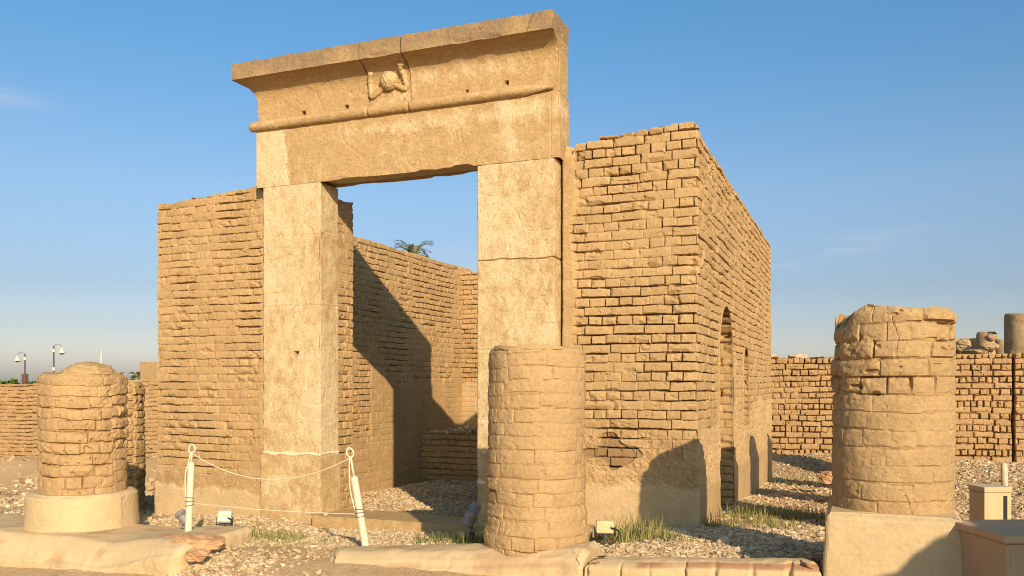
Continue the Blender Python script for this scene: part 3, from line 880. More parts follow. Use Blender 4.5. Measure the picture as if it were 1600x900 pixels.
# ------------------------------------------------------------------ columns
def column(u, v, r, z0, z1, seed, label, plinth=None, ch=.112, worn=.3, lean=(0, 0), step=.0105, mound=0, bulge=0, deep=.024, rnd=.010, low=0.0, notch=None, group="mud brick columns round the chapel"):
    root = thing("brick_column", (u, v, z0 if plinth is None else plinth[0]), label, "column", group)
    lp = circle_loop((u, v), r, step)
    th = np.arctan2(lp[1][:, 1], lp[1][:, 0])
    tp = z1 + .022 * fbm(lp[2] * 3, lp[2] * 0, 3, seed + 50) + .035 * (h2(np.floor(lp[2] / .22), 1, seed) - .5)
    if notch:
        da = np.abs((th - notch[0] + np.pi) % (2 * np.pi) - np.pi)
        tp = tp - notch[2] * (1 - (da > notch[1])) - .5 * notch[2] * (1 - (da > notch[1] * 1.5))
    def remap(PX, Z):
        q = PX.copy()
        q[..., 0] += lean[0] * (Z - z0); q[..., 1] += lean[1] * (Z - z0)
        return q
    def disp(S, Z, P, N):
        h, tone = brick(S, Z - z0 + .01, seed, ch=ch, bl=.36, bond='shs', depth=deep, jw=.0035, fill=.0, prot=.012, wob=.05, rough=2.8, round_=rnd, lip=.006, ov=.30, oh=.08, stag=.022)
        p = sst(.15 - worn, .60 - worn, fbm(S * 1.4, Z * 1.8, 3, seed + 30) * 1.3 + .1 + low * sst(.65, .2, (Z - z0) / (z1 - z0)))
        ph = plaster_h(S, Z, seed + 33, 1.3) - .010 * cracks(S, Z, seed + 36, 3.2) - .012
        ph = ph + .24 * h
        base = sst(z0 + .27, z0 + .22, Z + .02 * fbm(S * 4, Z * 0, 2, seed + 38))
        h2_ = h
        hh, m = blend(h2_, tone, p, ph)
        hh = hh + bulge * (base + .35 * sst(z0 + .40, z0 + .36, Z) * (1 - base)) * (1 - sst(.10, -.02, Z - z0) * .9)
        hh = hh + .022 * fbm(S * 1.1, Z * 1.1, 2, seed + 40) + .010 * fbm(S * 4, Z * 4, 3, seed + 41)
        hh = hh - .035 * sst(z1 - .05, z1 + .01, Z)
        m[..., 1] = p * .4
        return hh, m
    sh = loft("shaft", lp, z0, tp, .0095, disp, MUDCOL, root, remap=remap)
    # rubble core that closes the top of the shaft
    V0, F0 = ico(4)
    rk = r * (.64 if mound else .93) - (.16 if notch else 0)
    Vd = V0 * np.array([rk, rk, .05 + mound * 1.1])
    nn = vn3(V0 * 3 + seed, seed)[:, None] * .5 + vn3(V0 * 7 + seed, seed + 2)[:, None] * .3
    Vd = Vd * (1 + .22 * nn)
    Vd = Vd + np.array([u + lean[0] * (z1 - z0) + (.08 if mound else 0), v + lean[1] * (z1 - z0), z1 - .03])
    mk = np.zeros((len(Vd), 3)); mk[:, 0] = .6; mk[:, 1] = .5
    mesh_obj("rubble_core", Vd, F0, MUDCOL, sh, mk)
    if plinth is not None:
        pz0, pz1, kind, size = plinth
        if kind != 'round':
            du, dv = size
            lp = plan_loop([(u - du, v - dv), (u + du, v - dv), (u + du, v + dv), (u - du, v + dv)], [.012, .018, .05, .018], .035 if kind == 'square' else .20)
        else:
            lp = circle_loop((u, v), size, .013)
        def bat(PX, Z):
            k = 1 + .07 * (pz1 - Z)
            q = PX.copy(); q[..., 0] = u + (PX[..., 0] - u) * k; q[..., 1] = v + (PX[..., 1] - v) * k
            return q
        def pd(S, Z, P, N):
            h = plaster_h(S, Z, seed + 70, .9) - .012 + .02 * fbm(S * .9, Z * .9, 2, seed + 73)
            top_e = sst(pz1 - .05, pz1, Z)
            h = h - (.035 + .03 * sst(-.1, .5, fbm(S * 3, S * 0, 3, seed + 74))) * top_e ** 2 - .004 * cracks(S, Z, seed + 75, 2)
            m = np.zeros(h.shape + (3,)); m[..., 0] = .5 + .3 * fbm(S, Z, 2, seed + 77); m[..., 1] = .8
            return h, m
        loft("plinth", lp, pz0, pz1 + .006 * fbm(lp[2] * 4, lp[2] * 0, 2, seed + 80), .012, pd, PLASTER, root, remap=bat)
    return root

column(-2.57, 6.94, .415, .10, 1.86, 801, "middle brick column in front of the gateway's right jamb, without a plinth", worn=.34, bulge=.035, ch=.112, deep=.030, rnd=.015)
column(.215, 6.94, .410, .645, 2.09, 831, "tallest brick column, on a square plastered plinth beside the beige boxes", (-.5, .65, 'square', (.445, .50)), worn=.44, ch=.122, lean=(.012, 0), deep=.036, rnd=.013, step=.0085, low=.8, notch=(math.radians(205), .38, .085))
column(-7.80, 6.94, .435, .38, 1.66, 861, "left brick column with a rubble heap on top and a rounded pale plinth", (-.30, .40, 'round', .545), worn=.12, ch=.118, mound=.10, deep=.022, rnd=.020)
column(-10.25, 9.64, .43, -.5, 1.57, 881, "brick column half hidden behind the left column, beside the chapel's left corner", worn=.1, step=.02)
for k, (vv, zt) in enumerate(((9.64, 1.86), (12.34, 1.74), (15.04, 1.62), (17.9, 1.5))):
    column(.22, vv, .40, -.5, zt, 901 + k * 7, ("brick column directly behind the tallest column", "second column behind the tallest column", "third column behind the tallest column", "farthest column behind the tallest column")[k], step=.03)

# ------------------------------------------------------------------ low walls of the portico
def low_wall(name, pts, steps, z0, ztop, seed, label, cat, mat=PLASTER, r=.05, brickface=False, amp=1.6, red=None):
    lp = plan_loop(pts, steps, r)
    zt = ztop(lp[0])
    rings = 7
    def disp(S, Z, P, N):
        zl = ztop(P.reshape(-1, 2)).reshape(Z.shape)
        if brickface:
            hb, tone = brick(S, Z - zl - .005, seed, ch=.22, bl=.25, bond='s', depth=.05, jw=.010, prot=.015, fill=.2)
        h = plaster_h(S, Z, seed, amp) - .02
        p = np.ones_like(h)
        tone = .5 + .4 * fbm(S * 2, Z * 2, 2, seed + 3) if not brickface else tone
        if brickface:
            p = np.maximum(sst(.0, .35, fbm(S * 1.5, Z * 1.5, 2, seed + 5)) * .75, .1)
            h = hb * (1 - p) + h * p
        h = h - .05 * sst(zl - .06, zl, Z) ** 2
        m = np.stack([tone, p * .9, np.zeros_like(p)], -1)
        if red is not None: m[..., 2] = red(S, Z, P, zl)
        return h, m
    P, N, S = lp
    k = len(P)
    m = int((zt.max() - z0) / .014)
    fr = np.linspace(0, 1, m)
    Z = z0 + (zt - z0)[:, None] * fr
    SS = np.repeat(S[:, None], m, 1); PX = np.repeat(P[:, None, :], m, 1); NX = np.repeat(N[:, None, :], m, 1)
    h, mask = disp(SS, Z, PX, NX)
    V = np.empty((k, m, 3)); V[..., :2] = PX + NX * h[..., None]; V[..., 2] = Z
    # top surface: rings shrinking towards the long axis
    c0, c1 = P.min(0), P.max(0)
    half = min(c1 - c0) / 2 * .96
    ax = 0 if (c1 - c0)[0] > (c1 - c0)[1] else 1
    mid = (c0 + c1) / 2
    tops = []; tm = []
    for q in np.linspace(0, 1, 26)[1:]:
        T = V[:, -1, :].copy()
        o = 1 - ax
        T[:, o] = mid[o] + (T[:, o] - mid[o]) * (1 - q)
        lo, hi = c0[ax] + half, c1[ax] - half
        tgt = np.clip(T[:, ax], lo, hi) if hi > lo else np.full(k, mid[ax])
        T[:, ax] = T[:, ax] * (1 - q) + tgt * q
        T[:, 2] = ztop(T[:, :2]) + .012 * (1 - (1 - q) ** 2) + .016 * fbm(T[:, 0] * 2.5, T[:, 1] * 2.5, 3, seed + 21) * min(1, q * 5) + .006 * fbm(T[:, 0] * 14, T[:, 1] * 14, 3, seed + 23) * min(1, q * 5)
        tops.append(T)
        mm = np.stack([.5 + .4 * fbm(T[:, 0] * 3, T[:, 1] * 3, 2, seed + 25), .8 + 0 * T[:, 0], np.zeros(k)], -1)
        if red is not None: mm[:, 2] = red(S, T[:, 2], T[:, :2], T[:, 2])
        tm.append(mm)
    V = np.concatenate([V] + [t[:, None, :] for t in tops], 1); mask = np.concatenate([mask] + [t[:, None, :] for t in tm], 1)
    m2 = V.shape[1]
    idx = np.arange(k * m2).reshape(k, m2); nx = np.roll(idx, -1, 0)
    Q = np.stack([idx[:, :-1], nx[:, :-1], nx[:, 1:], idx[:, 1:]], -1).reshape(-1, 4)
    o = mesh_obj(name, V.reshape(-1, 3), (Q, []), mat, None, mask.reshape(-1, 3))
    return props(o, label, cat)

def red_patches(seed, amt):
    def f(S, Z, P, zl):
        q = fbm(P[..., 0] * 2.2, P[..., 1] * 5 + Z * 3, 3, seed)
        return sst(amt, amt + .15, q) * sst(-.10, -.02, Z - zl + 0.0) * .4
    return f
low_wall("low_wall", [(-13.5, 6.12), (-5.75, 6.12), (-5.72, 7.25), (-13.5, 7.42)], [.02, .02, .03, .05], -.9,
         lambda P: .01 + .02 * (P[:, 0] + 9) * .4 - .20 * (1 - sst(6.08, 6.34, P[:, 1])) * (1 - .6 * sst(-6.5, -5.8, P[:, 0])) + .04 * fbm(P[:, 0] * .9, P[:, 1] * .9, 2, 5) + .05 * sst(-6.9, -6.1, P[:, 0]), 721,
         "pale plastered low platform under the left column at the bottom left corner", "low wall", r=.09, amp=3, red=red_patches(61, .40))
low_wall("low_wall", [(-4.34, 6.42), (-2.0, 6.42), (-2.0, 6.98), (-4.66, 6.98)], [.014, .02, .03, .02], -.8,
         lambda P: .035 + .088 * (P[:, 0] + 4.3) - .085 * (1 - sst(6.40, 6.60, P[:, 1])) + .02 * fbm(P[:, 0] * 1.3, P[:, 1] * 1.3, 2, 6), 741,
         "low plastered wall with the middle column standing on its end", "low wall", r=.04, amp=2.2, red=red_patches(67, .10))
low_wall("brick_kerb", [(-1.985, 6.44), (-.25, 6.44), (-.25, 6.78), (-1.985, 6.78)], [.010, .02, .03, .02], -.8,
         lambda P: .165 + .055 * (P[:, 0] + 1.98) + .015 * fbm(P[:, 0] * 2, P[:, 1] * 2, 2, 8), 761,
         "worn brick kerb running from the middle column to the square plinth", "kerb", r=.02, brickface=True,
         red=lambda S, Z, P, zl: sst(.0, .3, fbm(P[..., 0] * 4, P[..., 1] * 2, 2, 81) + .15) * sst(-.045, -.02, Z - zl) * (1 - sst(6.47, 6.52, P[..., 1])) * .9)

# off to the right of the frame: added wall end, its top shaped to shade plinth and boxes
lp = plan_loop([(2.55, 2.75), (6.2, 2.75), (6.2, 3.2), (2.55, 3.2)], [.04] * 4)
def caster_top(P): return np.interp(P[:, 0], [2.5, 2.9, 3.0, 3.13, 3.45, 3.7, 4.4, 6.2], [1.6, 2.13, 2.24, 2.24, 2.56, 2.66, 2.75, 2.8])
o = loft("shadow_caster_wall", lp, -.8, caster_top(lp[0]), .03, lambda S, Z, P, N: blend(*brick(S, Z, 777), np.zeros_like(S), S * 0), MUDDARK)
props(o, "unseen brick wall end added beyond the right edge of the picture to shade the boxes", "wall")

# ------------------------------------------------------------------ enclosure wall behind
def enclosure(u0, u1, v, z0f, topf, seed, du, dz, label, slit=None, bond='shsr', ch=.132):
    lp = plan_loop([(u0, v), (u1, v), (u1, v + .55), (u0, v + .55)], [du, .1, .3, .1], .02)
    P = lp[0]
    top = topf(P[:, 0]) + .06 * (h2(np.floor(lp[2] / .3), 3, seed) - .5) + .04 * fbm(lp[2] * 2, lp[2] * 0, 3, seed + 2)
    def disp(S, Z, P, N):
        u = P[..., 0]
        h, tone = brick(S, Z + .022 * (u - u0) * (-1), seed, ch=ch, bl=.39, bond=bond, depth=.09, jw=.008, stag=.022, prot=.022, fill=.2, wob=.04, rough=2.2, round_=.014)
        foot = sst(.12, -.12, Z - z0f(u) - .22 * fbm(S * .8, Z, 2, seed + 5))
        h = h * (1 - foot * .9) + foot * (.05 + .05 * fbm(S * 2, Z * 2, 3, seed + 6))
        if slit is not None: h = h - .25 * sst(.035, .02, np.abs(u - slit + .02 * fbm(Z * 2, Z * 0, 2, 4)))
        m = np.stack([tone, foot * .6, np.zeros_like(tone)], -1)
        return h, m
    o = loft("enclosure_wall", lp, -2.0, top, dz, disp, MUDDARK)
    return props(o, label, "wall", "old enclosure walls behind the chapel")
enclosure(-3.2, 9.5, 21.0, lambda u: -.10 + 0 * u, lambda u: 2.16 + .006 * u, 951, .018, .0135,
          "old brick enclosure wall behind the tallest column, with a dark vertical slit", slit=3.02)
enclosure(-40, -16.5, 21.0, lambda u: -1.0 + .02 * (u + 26), lambda u: 1.55 + .022 * (u + 26), 971, .03, .02,
          "old brick enclosure wall at the left edge behind the left column", bond='s', ch=.132)

# stones lying on the right enclosure wall
for k, (u, dx, dz_, zz) in enumerate(((-1.95, .42, .16, 2.20), (-1.36, .46, .13, 2.19))):
    mb = MB(); mb.rock((u, 21.2, zz), (dx, .4, dz_), 40 + k, .15)
    props(mb.build("stone", PALEROCK), ("flat stone on the enclosure wall next to the chapel's far corner", "flat stone on the enclosure wall left of the tallest column")[k], "stone", "loose stones on the wall")

# ------------------------------------------------------------------ column drums beyond the wall
def at(px, py, Y):                      # a point of the photograph at camera distance Y
    X = (px - 800) / 1350 * Y; z = 1.55 + (600 - py) / 1350 * Y
    return Vector((.9275 * X - .3738 * Y, .3738 * X + .9275 * Y, z))
def drum(name, px, ptop, pbot, wpx, Y, seed, label, cat="stone drum", group="stones beyond the enclosure wall", ground=-.3):
    c = at(px, ptop, Y); r = wpx / 2 / 1350 * Y
    zb = at(px, pbot, Y).z
    lp = circle_loop((c.x, c.y), r, .03)
    def d(S, Z, P, N):
        h = .02 * fbm(S * 2, Z * 2, 3, seed) + .008 * fbm(S * 9, Z * 9, 2, seed + 1)
        h = h - .03 * sst(c.z - .05, c.z, Z)
        return h, np.stack([0 * S, 0 * S + .2, 0 * S], -1)
    o = loft(name, lp, min(zb, ground), c.z + .02 * fbm(lp[2] * 4, lp[2] * 0, 2, seed), .03, d, DRUM)
    return props(o, label, cat, group)
drum("stone_column", 1601, 490, 600, 57, 23.5, 11, "tall smooth stone column at the right edge beyond the wall", "stone column", None)
drum("stone_drum", 1489, 529, 600, 24, 24.5, 12, "low stone drum beyond the wall, right beside the tallest column")
drum("stone_drum", 1513, 529, 600, 34, 25.5, 13, "wide low stone drum beyond the wall, second from the tallest column")
drum("stone_drum", 1541, 519, 600, 28, 24.3, 14, "upright stone drum beyond the wall with two boulders leaning on it")
drum("stone_drum", 1566, 531, 600, 24, 25.5, 15, "stone drum beyond the wall touching the tall smooth column")
for k, (px, py, w, h, Y) in enumerate(((1549, 527, 20, 13, 23.2), (1546, 541, 26, 14, 23.0), (1520, 549, 26, 9, 22.6), (1507, 540, 26, 22, 24.0))):
    c = at(px, py, Y); mb = MB()
    mb.rock(c, (w / 1350 * Y, w / 1350 * Y * .8, h / 1350 * Y), 60 + k, .2)
    if k != 2:
        mb.rock((c.x, c.y, (c.z - .3) / 2 - .1), (w / 1350 * Y * 1.1, w / 1350 * Y, max(.3, c.z + .5)), 70 + k, .12)
    props(mb.build("boulder", DRUM), ("small boulder lying on top of another against the upright drum", "larger boulder under the small one against the upright drum", "flat boulder on top of the enclosure wall near the drums", "squared boulder between two low stone drums")[k], "boulder", "stones beyond the enclosure wall")

# ------------------------------------------------------------------ far greenery, lamps, mast
def leaves(mb, c, ext, n_, size, rs):
    P = rs.normal(size=(n_, 3)); P /= np.linalg.norm(P, axis=1)[:, None]
    lump = 1 + .35 * vn3(P * 2.2 + c[0], 3)
    P = P * (rs.uniform(.55, 1.0, n_) ** .5 * lump)[:, None] * np.array(ext) + np.array(c)
    for p in P:
        a = Vector(rs.normal(size=3)).normalized(); b = a.orthogonal().normalized()
        s_ = size * rs.uniform(.6, 1.3)
        p = Vector(p)
        mb.add([p - a * s_, p + b * s_ * .45, p + a * s_, p - b * s_ * .45], [[0, 1, 2, 3]], (rs.uniform(0, 1), 0, 0))
def shrub(px, ptop, pbot, wpx, Y, mat, label, seed, n_=700, name="shrub", cat="shrub", group=None):
    rs = np.random.default_rng(seed)
    c = at(px, (ptop + pbot) / 2, Y); hw = wpx / 2 / 1350 * Y; hh = (pbot - ptop) / 2 / 1350 * Y
    g0 = -1.4
    root = thing(name, (c.x, c.y, g0), label, cat, group)
    mb = MB(); leaves(mb, (c.x, c.y, c.z), (hw, hw * .8, hh), n_, max(.05, hh * .16), rs)
    mb.build("crown", mat, root)
    mb = MB()
    for k in range(4):
        a = rs.uniform(0, 6.28)
        mb.tube([(c.x + .05 * math.cos(a), c.y + .05 * math.sin(a), g0), (c.x + hw * .3 * math.cos(a), c.y + hw * .3 * math.sin(a), (g0 + c.z) / 2), (c.x + hw * .6 * math.cos(a), c.y + hw * .5 * math.sin(a), c.z + hh * .5)], [.06, .045, .015], 6)
    mb.build("trunk", BARK, root)
shrub(-8, 594, 640, 50, 44, FOLIAGE, "dark green hedge bush at the left edge beyond the wall", 1, 900, "hedge_bush", "bush", "hedge bushes beyond the wall")
shrub(18, 594, 640, 44, 44, FOLIAGE, "dark green hedge bush beyond the wall left of the brown lamp base", 2, 900, "hedge_bush", "bush", "hedge bushes beyond the wall")
shrub(50, 597, 640, 44, 45, FOLIAGE, "low green hedge bush beyond the wall between the two street lamps", 3, 900, "hedge_bush", "bush", "hedge bushes beyond the wall")
shrub(66, 588, 620, 16, 38, DRYFOLIAGE, "small yellowish bush above the wall next to the left column", 4, 500)

def palm(px, py, Y, flen, label, seed, gz0=-1.5, nf=46):
    rs = np.random.default_rng(seed)
    c = at(px, py, Y)
    root = thing("palm_tree", (c.x, c.y, gz0), label, "palm tree")
    mb = MB()
    zs = np.linspace(gz0, c.z, 14)
    mb.tube([(c.x + .1 * math.sin(i * .5), c.y, z) for i, z in enumerate(zs)], [.24 + .03 * (i % 2) for i in range(14)], 9)
    mb.build("trunk", BARK, root)
    mb = MB()
    for k in range(nf):
        az = rs.uniform(0, 2 * math.pi); el = rs.uniform(-.25, 1.35)
        d = Vector((math.cos(az), math.sin(az), 0)); L = flen * rs.uniform(.75, 1.1)
        p = Vector((c.x, c.y, c.z)); ang = el; pts = [p.copy()]
        for i in range(9):
            p = p + (d * math.cos(ang) + Vector((0, 0, math.sin(ang)))) * (L / 9); ang -= .11 + .05 * i * .4; pts.append(p.copy())
        mb.tube(pts, list(np.linspace(.03, .008, 10)), 4)
        tone = rs.uniform(.1, .9)
        sd = d.cross(Vector((0, 0, 1)))
        for i in range(1, 10):
            for q in (0, .33, .66):
                if i == 9 and q > 0: continue
                b = pts[i].lerp(pts[min(i + 1, 9)], q)
                dr = (pts[i] - pts[i - 1]).normalized()
                ll = flen * .20 * (1 - abs(i - 4.5) / 9)
                for sg in (-1, 1):
                    tip = b + (dr * .75 + sd * sg * .8 + Vector((0, 0, .28 * rs.uniform(-1, 1.2)))).normalized() * ll
                    w = dr * .055
                    mb.add([b - w, b + w, tip], [[0, 1, 2]], (np.clip(tone + rs.uniform(-.2, .2), 0, 1), 0, 0))
    mb.build("crown", FROND, root)
palm(646, 402, 68, 2.0, "date palm whose crown shows above the chapel's inner wall", 5)
palm(214, 590, 52, 0.75, "small palm crown above the wall between the left column and the chapel", 9, nf=22)
# plastered pier standing on the wall beside the chapel
c = at(233, 567, 30)
lp = plan_loop([(c.x - .22, c.y - .2), (c.x + .6, c.y - .2), (c.x + .6, c.y + .3), (c.x - .22, c.y + .3)], [.03] * 4, .05)
o = loft("plastered_pier", lp, -1.6, c.z + .05 * fbm(lp[2] * 2, lp[2] * 0, 2, 3), .03, lambda S, Z, P, N: (plaster_h(S, Z, 991, 2), np.stack([0 * S + .5, 0 * S + .3, 0 * S], -1)), MUDCOL)
props(o, "plastered pier rising over the enclosure wall just left of the chapel", "pier")

def street_lamp(px, ptop, Y, side, label, boxed):
    base = at(px, 640, Y); base.z = -1.5
    top = at(px, ptop, Y).z
    root = thing("street_lamp", base, label, "street lamp", "street lamps beyond the wall")
    right = Vector((.9275, .3738, 0)) * side
    mb = MB(); mb.tube([base, Vector((base.x, base.y, top))], [.075, .06], 10); mb.build("pole", DARKMETAL, root)
    for z in (top - .42, top - 2.0):
        mb = MB(); mb.tube([Vector((base.x, base.y, z - .14)), Vector((base.x, base.y, z + .14))], .13, 10)
        mb.build("collar", LAMPWHITE, root)
    mb = MB()
    pts = [Vector((base.x, base.y, top - .3))]
    for k in range(1, 9):
        t = k / 8 * math.pi * .95
        pts.append(Vector((base.x, base.y, top - .15)) + right * (.35 - .35 * math.cos(t)) + Vector((0, 0, .28 * math.sin(t))))
    mb.tube(pts, .035, 6); mb.build("arm", GREYMETAL, root)
    e = pts[-1]
    mb = MB(); mb.tube([e + Vector((0, 0, -.02)), e + Vector((0, 0, -.2)), e + Vector((0, 0, -.45)), e + Vector((0, 0, -.55))], [.05, .12, .26, .36], 14)
    mb.build("lamp_shade", LAMPWHITE, root, smooth=True)
    mb = MB(); mb.tube([e + Vector((0, 0, -.55)), e + Vector((0, 0, -.66))], [.22, .12], 12); mb.build("bulb", LENS, root, smooth=True)
    if boxed:
        mb = MB(); mb.box((base.x - .22, base.y - .2, base.z), (base.x + .22, base.y + .2, at(px, 584, Y).z), .03); mb.build("base_casing", BRONZE, root)
street_lamp(84, 540, 74, 1, "taller street lamp with its bell shade on the right", False)
street_lamp(39, 553, 80, -1, "street lamp with its bell shade on the left and a brown base", True)
p0 = at(155, 640, 90); p0.z = -1.5; p1 = at(159, 547, 90)
mb = MB(); mb.tube([Vector((p1.x - .5, p1.y, -1.5)), Vector((p1.x - .25, p1.y, 2.5)), p1], [.16, .14, .08], 8)
props(mb.build("white_mast", LAMPWHITE), "slanting white mast far behind the left column", "mast")

# ------------------------------------------------------------------ rope barrier
def rope_post(base, topc, ring_z, label):
    root = thing("rope_post", base, label, "post", "cream rope posts in front of the gateway")
    b = Vector(base); t = Vector(topc); d = (t - b).normalized()
    mb = MB(); mb.tube([b - d * .15, b, t - d * .02, t], [.037, .037, .034, .024], 14); mb.build("tube", WHITEPAINT, root, smooth=True)
    e = t + d * (ring_z - .045)
    mb = MB(); mb.tube([t - d * .01, e], .011, 8); mb.build("rod", WHITEPAINT, root, smooth=True)
    rc = e + d * .045
    side = Vector((.9275, .3738, 0))
    mb = MB(); mb.tube([rc + side * .032 * math.cos(k / 16 * 6.283) + d * .045 * math.sin(k / 16 * 6.283) for k in range(16)], .009, 8, closed=True); mb.build("ring", WHITEPAINT, root, smooth=True)
    mb = MB()
    for k in range(3):
        q = b.lerp(t, .42 + .05 * k)
        mb.tube([q + side * .043 * math.cos(a / 14 * 6.283) + Vector((-side.y, side.x, 0)) * .043 * math.sin(a / 14 * 6.283) + Vector((0, 0, .008 * math.cos(a / 14 * 6.283 + k))) for a in range(14)], .0035, 5, closed=True)
    mb.build("wire_binding", WIRE, root)
    mb = MB()
    pts = [e + side * -.012, e + side * -.035 - d * .12, t + side * -.055 - d * .12, b.lerp(t, .62) + side * -.05, b.lerp(t, .5) + side * -.042]
    mb.tube(smooth_path(pts), .007, 6); mb.build("rope_tail", ROPE, root, smooth=True)
    return e, b.lerp(t, .45)
def smooth_path(P, n_=8):
    P = [Vector(p) for p in P]; out = []
    for i in range(len(P) - 1):
        a = P[max(i - 1, 0)]; b = P[i]; c = P[i + 1]; d = P[min(i + 2, len(P) - 1)]
        for k in range(n_):
            t = k / n_
            out.append(.5 * ((2 * b) + (c - a) * t + (2 * a - 5 * b + 4 * c - d) * t * t + (3 * b - a - 3 * c + d) * t ** 3))
    out.append(P[-1]); return out
b1 = at(294, 838, 8.75); t1 = at(299, 722, 8.75)
b2 = at(571, 852, 8.0); t2 = at(553, 744, 8.0)
e1, m1 = rope_post(b1, t1, .135, "left cream post, upright beside the reddish rock")
e2, m2 = rope_post(b2, t2, .22, "right cream post, leaning behind the low plastered wall")
pts = []
for k in range(33):
    q = k / 32; p = e1.lerp(e2, q) + Vector((0, 0, -.30 * 4 * q * (1 - q) * .78)); pts.append(p)
mb = MB(); mb.tube(pts, .0052, 6)
props(mb.build("rope", ROPE, smooth=True), "upper rope sagging between the two cream posts", "rope", "barrier ropes")
pts = [m1.lerp(m2, k / 16) + Vector((0, 0, -.02 * math.sin(k / 16 * math.pi))) for k in range(17)]
mb = MB(); mb.tube(pts, .0042, 6)
props(mb.build("rope", ROPE, smooth=True), "lower taut rope strung between the two cream posts", "rope", "barrier ropes")

# ------------------------------------------------------------------ floodlights
def spot(c, d, label, L=.20, r=.062, base=None, body=GREYMETAL):
    c = Vector(c); d = Vector(d).normalized()
    base = Vector(base) if base is not None else Vector((c.x, c.y, float(gz(c.x, c.y))))
    root = thing("floodlight", base, label, "floodlight", "ground floodlights")
    mb = MB(); mb.tube([c - d * L / 2, c - d * L * .45, c - d * L * .1, c - d * L * .08, c + d * L * .1, c + d * L * .12, c + d * L * .42, c + d * L / 2], [r * .55, r * .75, r * .78, r * .88, r * .88, r * .8, r * .95, r], 18)
    bd = mb.build("lamp_head", body, root, smooth=True)
    mb = MB(); mb.tube([c + d * (L / 2 - .004), c + d * (L / 2 + .004)], r * .88, 18); mb.build("lens", LENS, bd)
    mb = MB(); mb.tube([base - Vector((0, 0, .1)), base + (c - base) * .55], .030, 12); mb.build("stake", DARKMETAL, root)
    mb = MB(); mb.tube([base + (c - base) * .5, c - Vector((0, 0, r * .6))], .018, 10); mb.build("bracket", GREYMETAL, root)
    return root
spot(at(737, 804, 8.25), (-.25, -.2, -.62), "grey cylinder floodlight on a stake left of the middle column", .23, .070, at(738, 862, 8.25))
spot(at(287, 810, 9.0), (-.5, .15, .35), "round grey floodlight low behind the left cream post", .15, .058, at(287, 842, 9.0))
def box_flood(c, w, h, label, yaw, body, tilt):
    c = Vector(c); gzz = float(gz(c.x, c.y))
    root = thing("floodlight", (c.x, c.y, gzz), label, "floodlight", "ground floodlights")
    M = Matrix.Translation(c) @ Matrix.Rotation(yaw, 4, 'Z') @ Matrix.Rotation(tilt, 4, 'X')
    mb = MB(); mb.box((-w / 2, -.045, -h / 2), (w / 2, .045, h / 2), .012, M); bd = mb.build("housing", body, root)
    mb = MB(); mb.box((-w * .42, .046, -h * .40), (w * .42, .054, h * .40), .003, M); mb.build("lens", LENS, bd)
    mb = MB(); mb.tube([M @ Vector((-w / 2 - .012, 0, 0)), M @ Vector((-w / 2 - .012, 0, -h * .62)), M @ Vector((w / 2 + .012, 0, -h * .62)), M @ Vector((w / 2 + .012, 0, 0))], .009, 6)
    mb.build("bracket", DARKMETAL, root)
    mb = MB(); mb.tube([Vector((c.x, c.y, gzz - .1)), Vector((c.x, c.y, c.z - h * .5))], .016, 8); mb.build("stake", DARKMETAL, root)
    mb = MB(); q = Vector((c.x, c.y, c.z))
    mb.tube(smooth_path([q + Vector((w * .4, -.03, 0)), q + Vector((w * .9, -.05, -.03)), q + Vector((w * .7, -.1, -.12)), Vector((c.x + .02, c.y - .2, gzz + .02))]), .008, 6); mb.build("cable", BLACK, root)
box_flood(at(352, 808, 9.3), .15, .13, "white box floodlight with a cable in the grass under the left jamb", R(18), LAMPWHITE, R(-20))
box_flood(at(945, 823, 8.05), .165, .115, "small cream box floodlight standing in grass right of the middle column", R(15), simple("cream_housing", (0.62, 0.50, 0.27), .6), R(4))

# ------------------------------------------------------------------ boxes at the right edge
def cabinet(c, w, d, h, yaw, label, body, lidm, slot, group="sheet metal boxes by the plinth"):
    root = thing("metal_box", c, label, "metal box", group)
    ov = .005 if slot else .02
    M = Matrix.Translation(Vector(c)) @ Matrix.Rotation(yaw, 4, 'Z')
    mb = MB(); mb.box((-w / 2, -d / 2, -.1), (w / 2, d / 2, h - .05), .006, M); bd = mb.build("body", body, root)
    mb = MB(); mb.box((-w / 2 - ov, -d / 2 - ov, h - .048), (w / 2 + ov, d / 2 + ov, h), .006, M); mb.build("lid", lidm, root)
    if slot:
        mb = MB(); mb.box((w / 2 - .075, -d / 2 - .004, .05), (w / 2 - .04, -d / 2 + .01, h - .075), .002, M); mb.build("slot", BLACK, bd)
        mb = MB(); mb.box((-w / 2 + .02, -d / 2 - .003, .04), (w / 2 - .09, -d / 2 + .01, h - .09), .002, M); mb.build("door", body, bd)
    else:
        mb = MB(); mb.box((-w / 2 + .025, -d / 2 - .003, .03), (w / 2 - .025, -d / 2 + .01, h - .09), .002, M); mb.build("door", body, bd)
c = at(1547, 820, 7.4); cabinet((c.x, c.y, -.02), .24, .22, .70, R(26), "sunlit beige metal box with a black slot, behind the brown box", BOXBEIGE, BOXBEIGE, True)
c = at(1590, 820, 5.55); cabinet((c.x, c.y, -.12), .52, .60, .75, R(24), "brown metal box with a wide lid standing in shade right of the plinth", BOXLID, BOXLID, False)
c = at(1570, 757, 13.2)
mb = MB(); mb.tube([(c.x, c.y, c.z - .3), (c.x, c.y, c.z), (c.x - .01, c.y, c.z + .31), (c.x - .01, c.y, c.z + .33)], [.05, .05, .046, .03], 10)
props(mb.build("stake", PALEROCK, smooth=True), "short pale stake in the gravel behind the beige box", "stake")

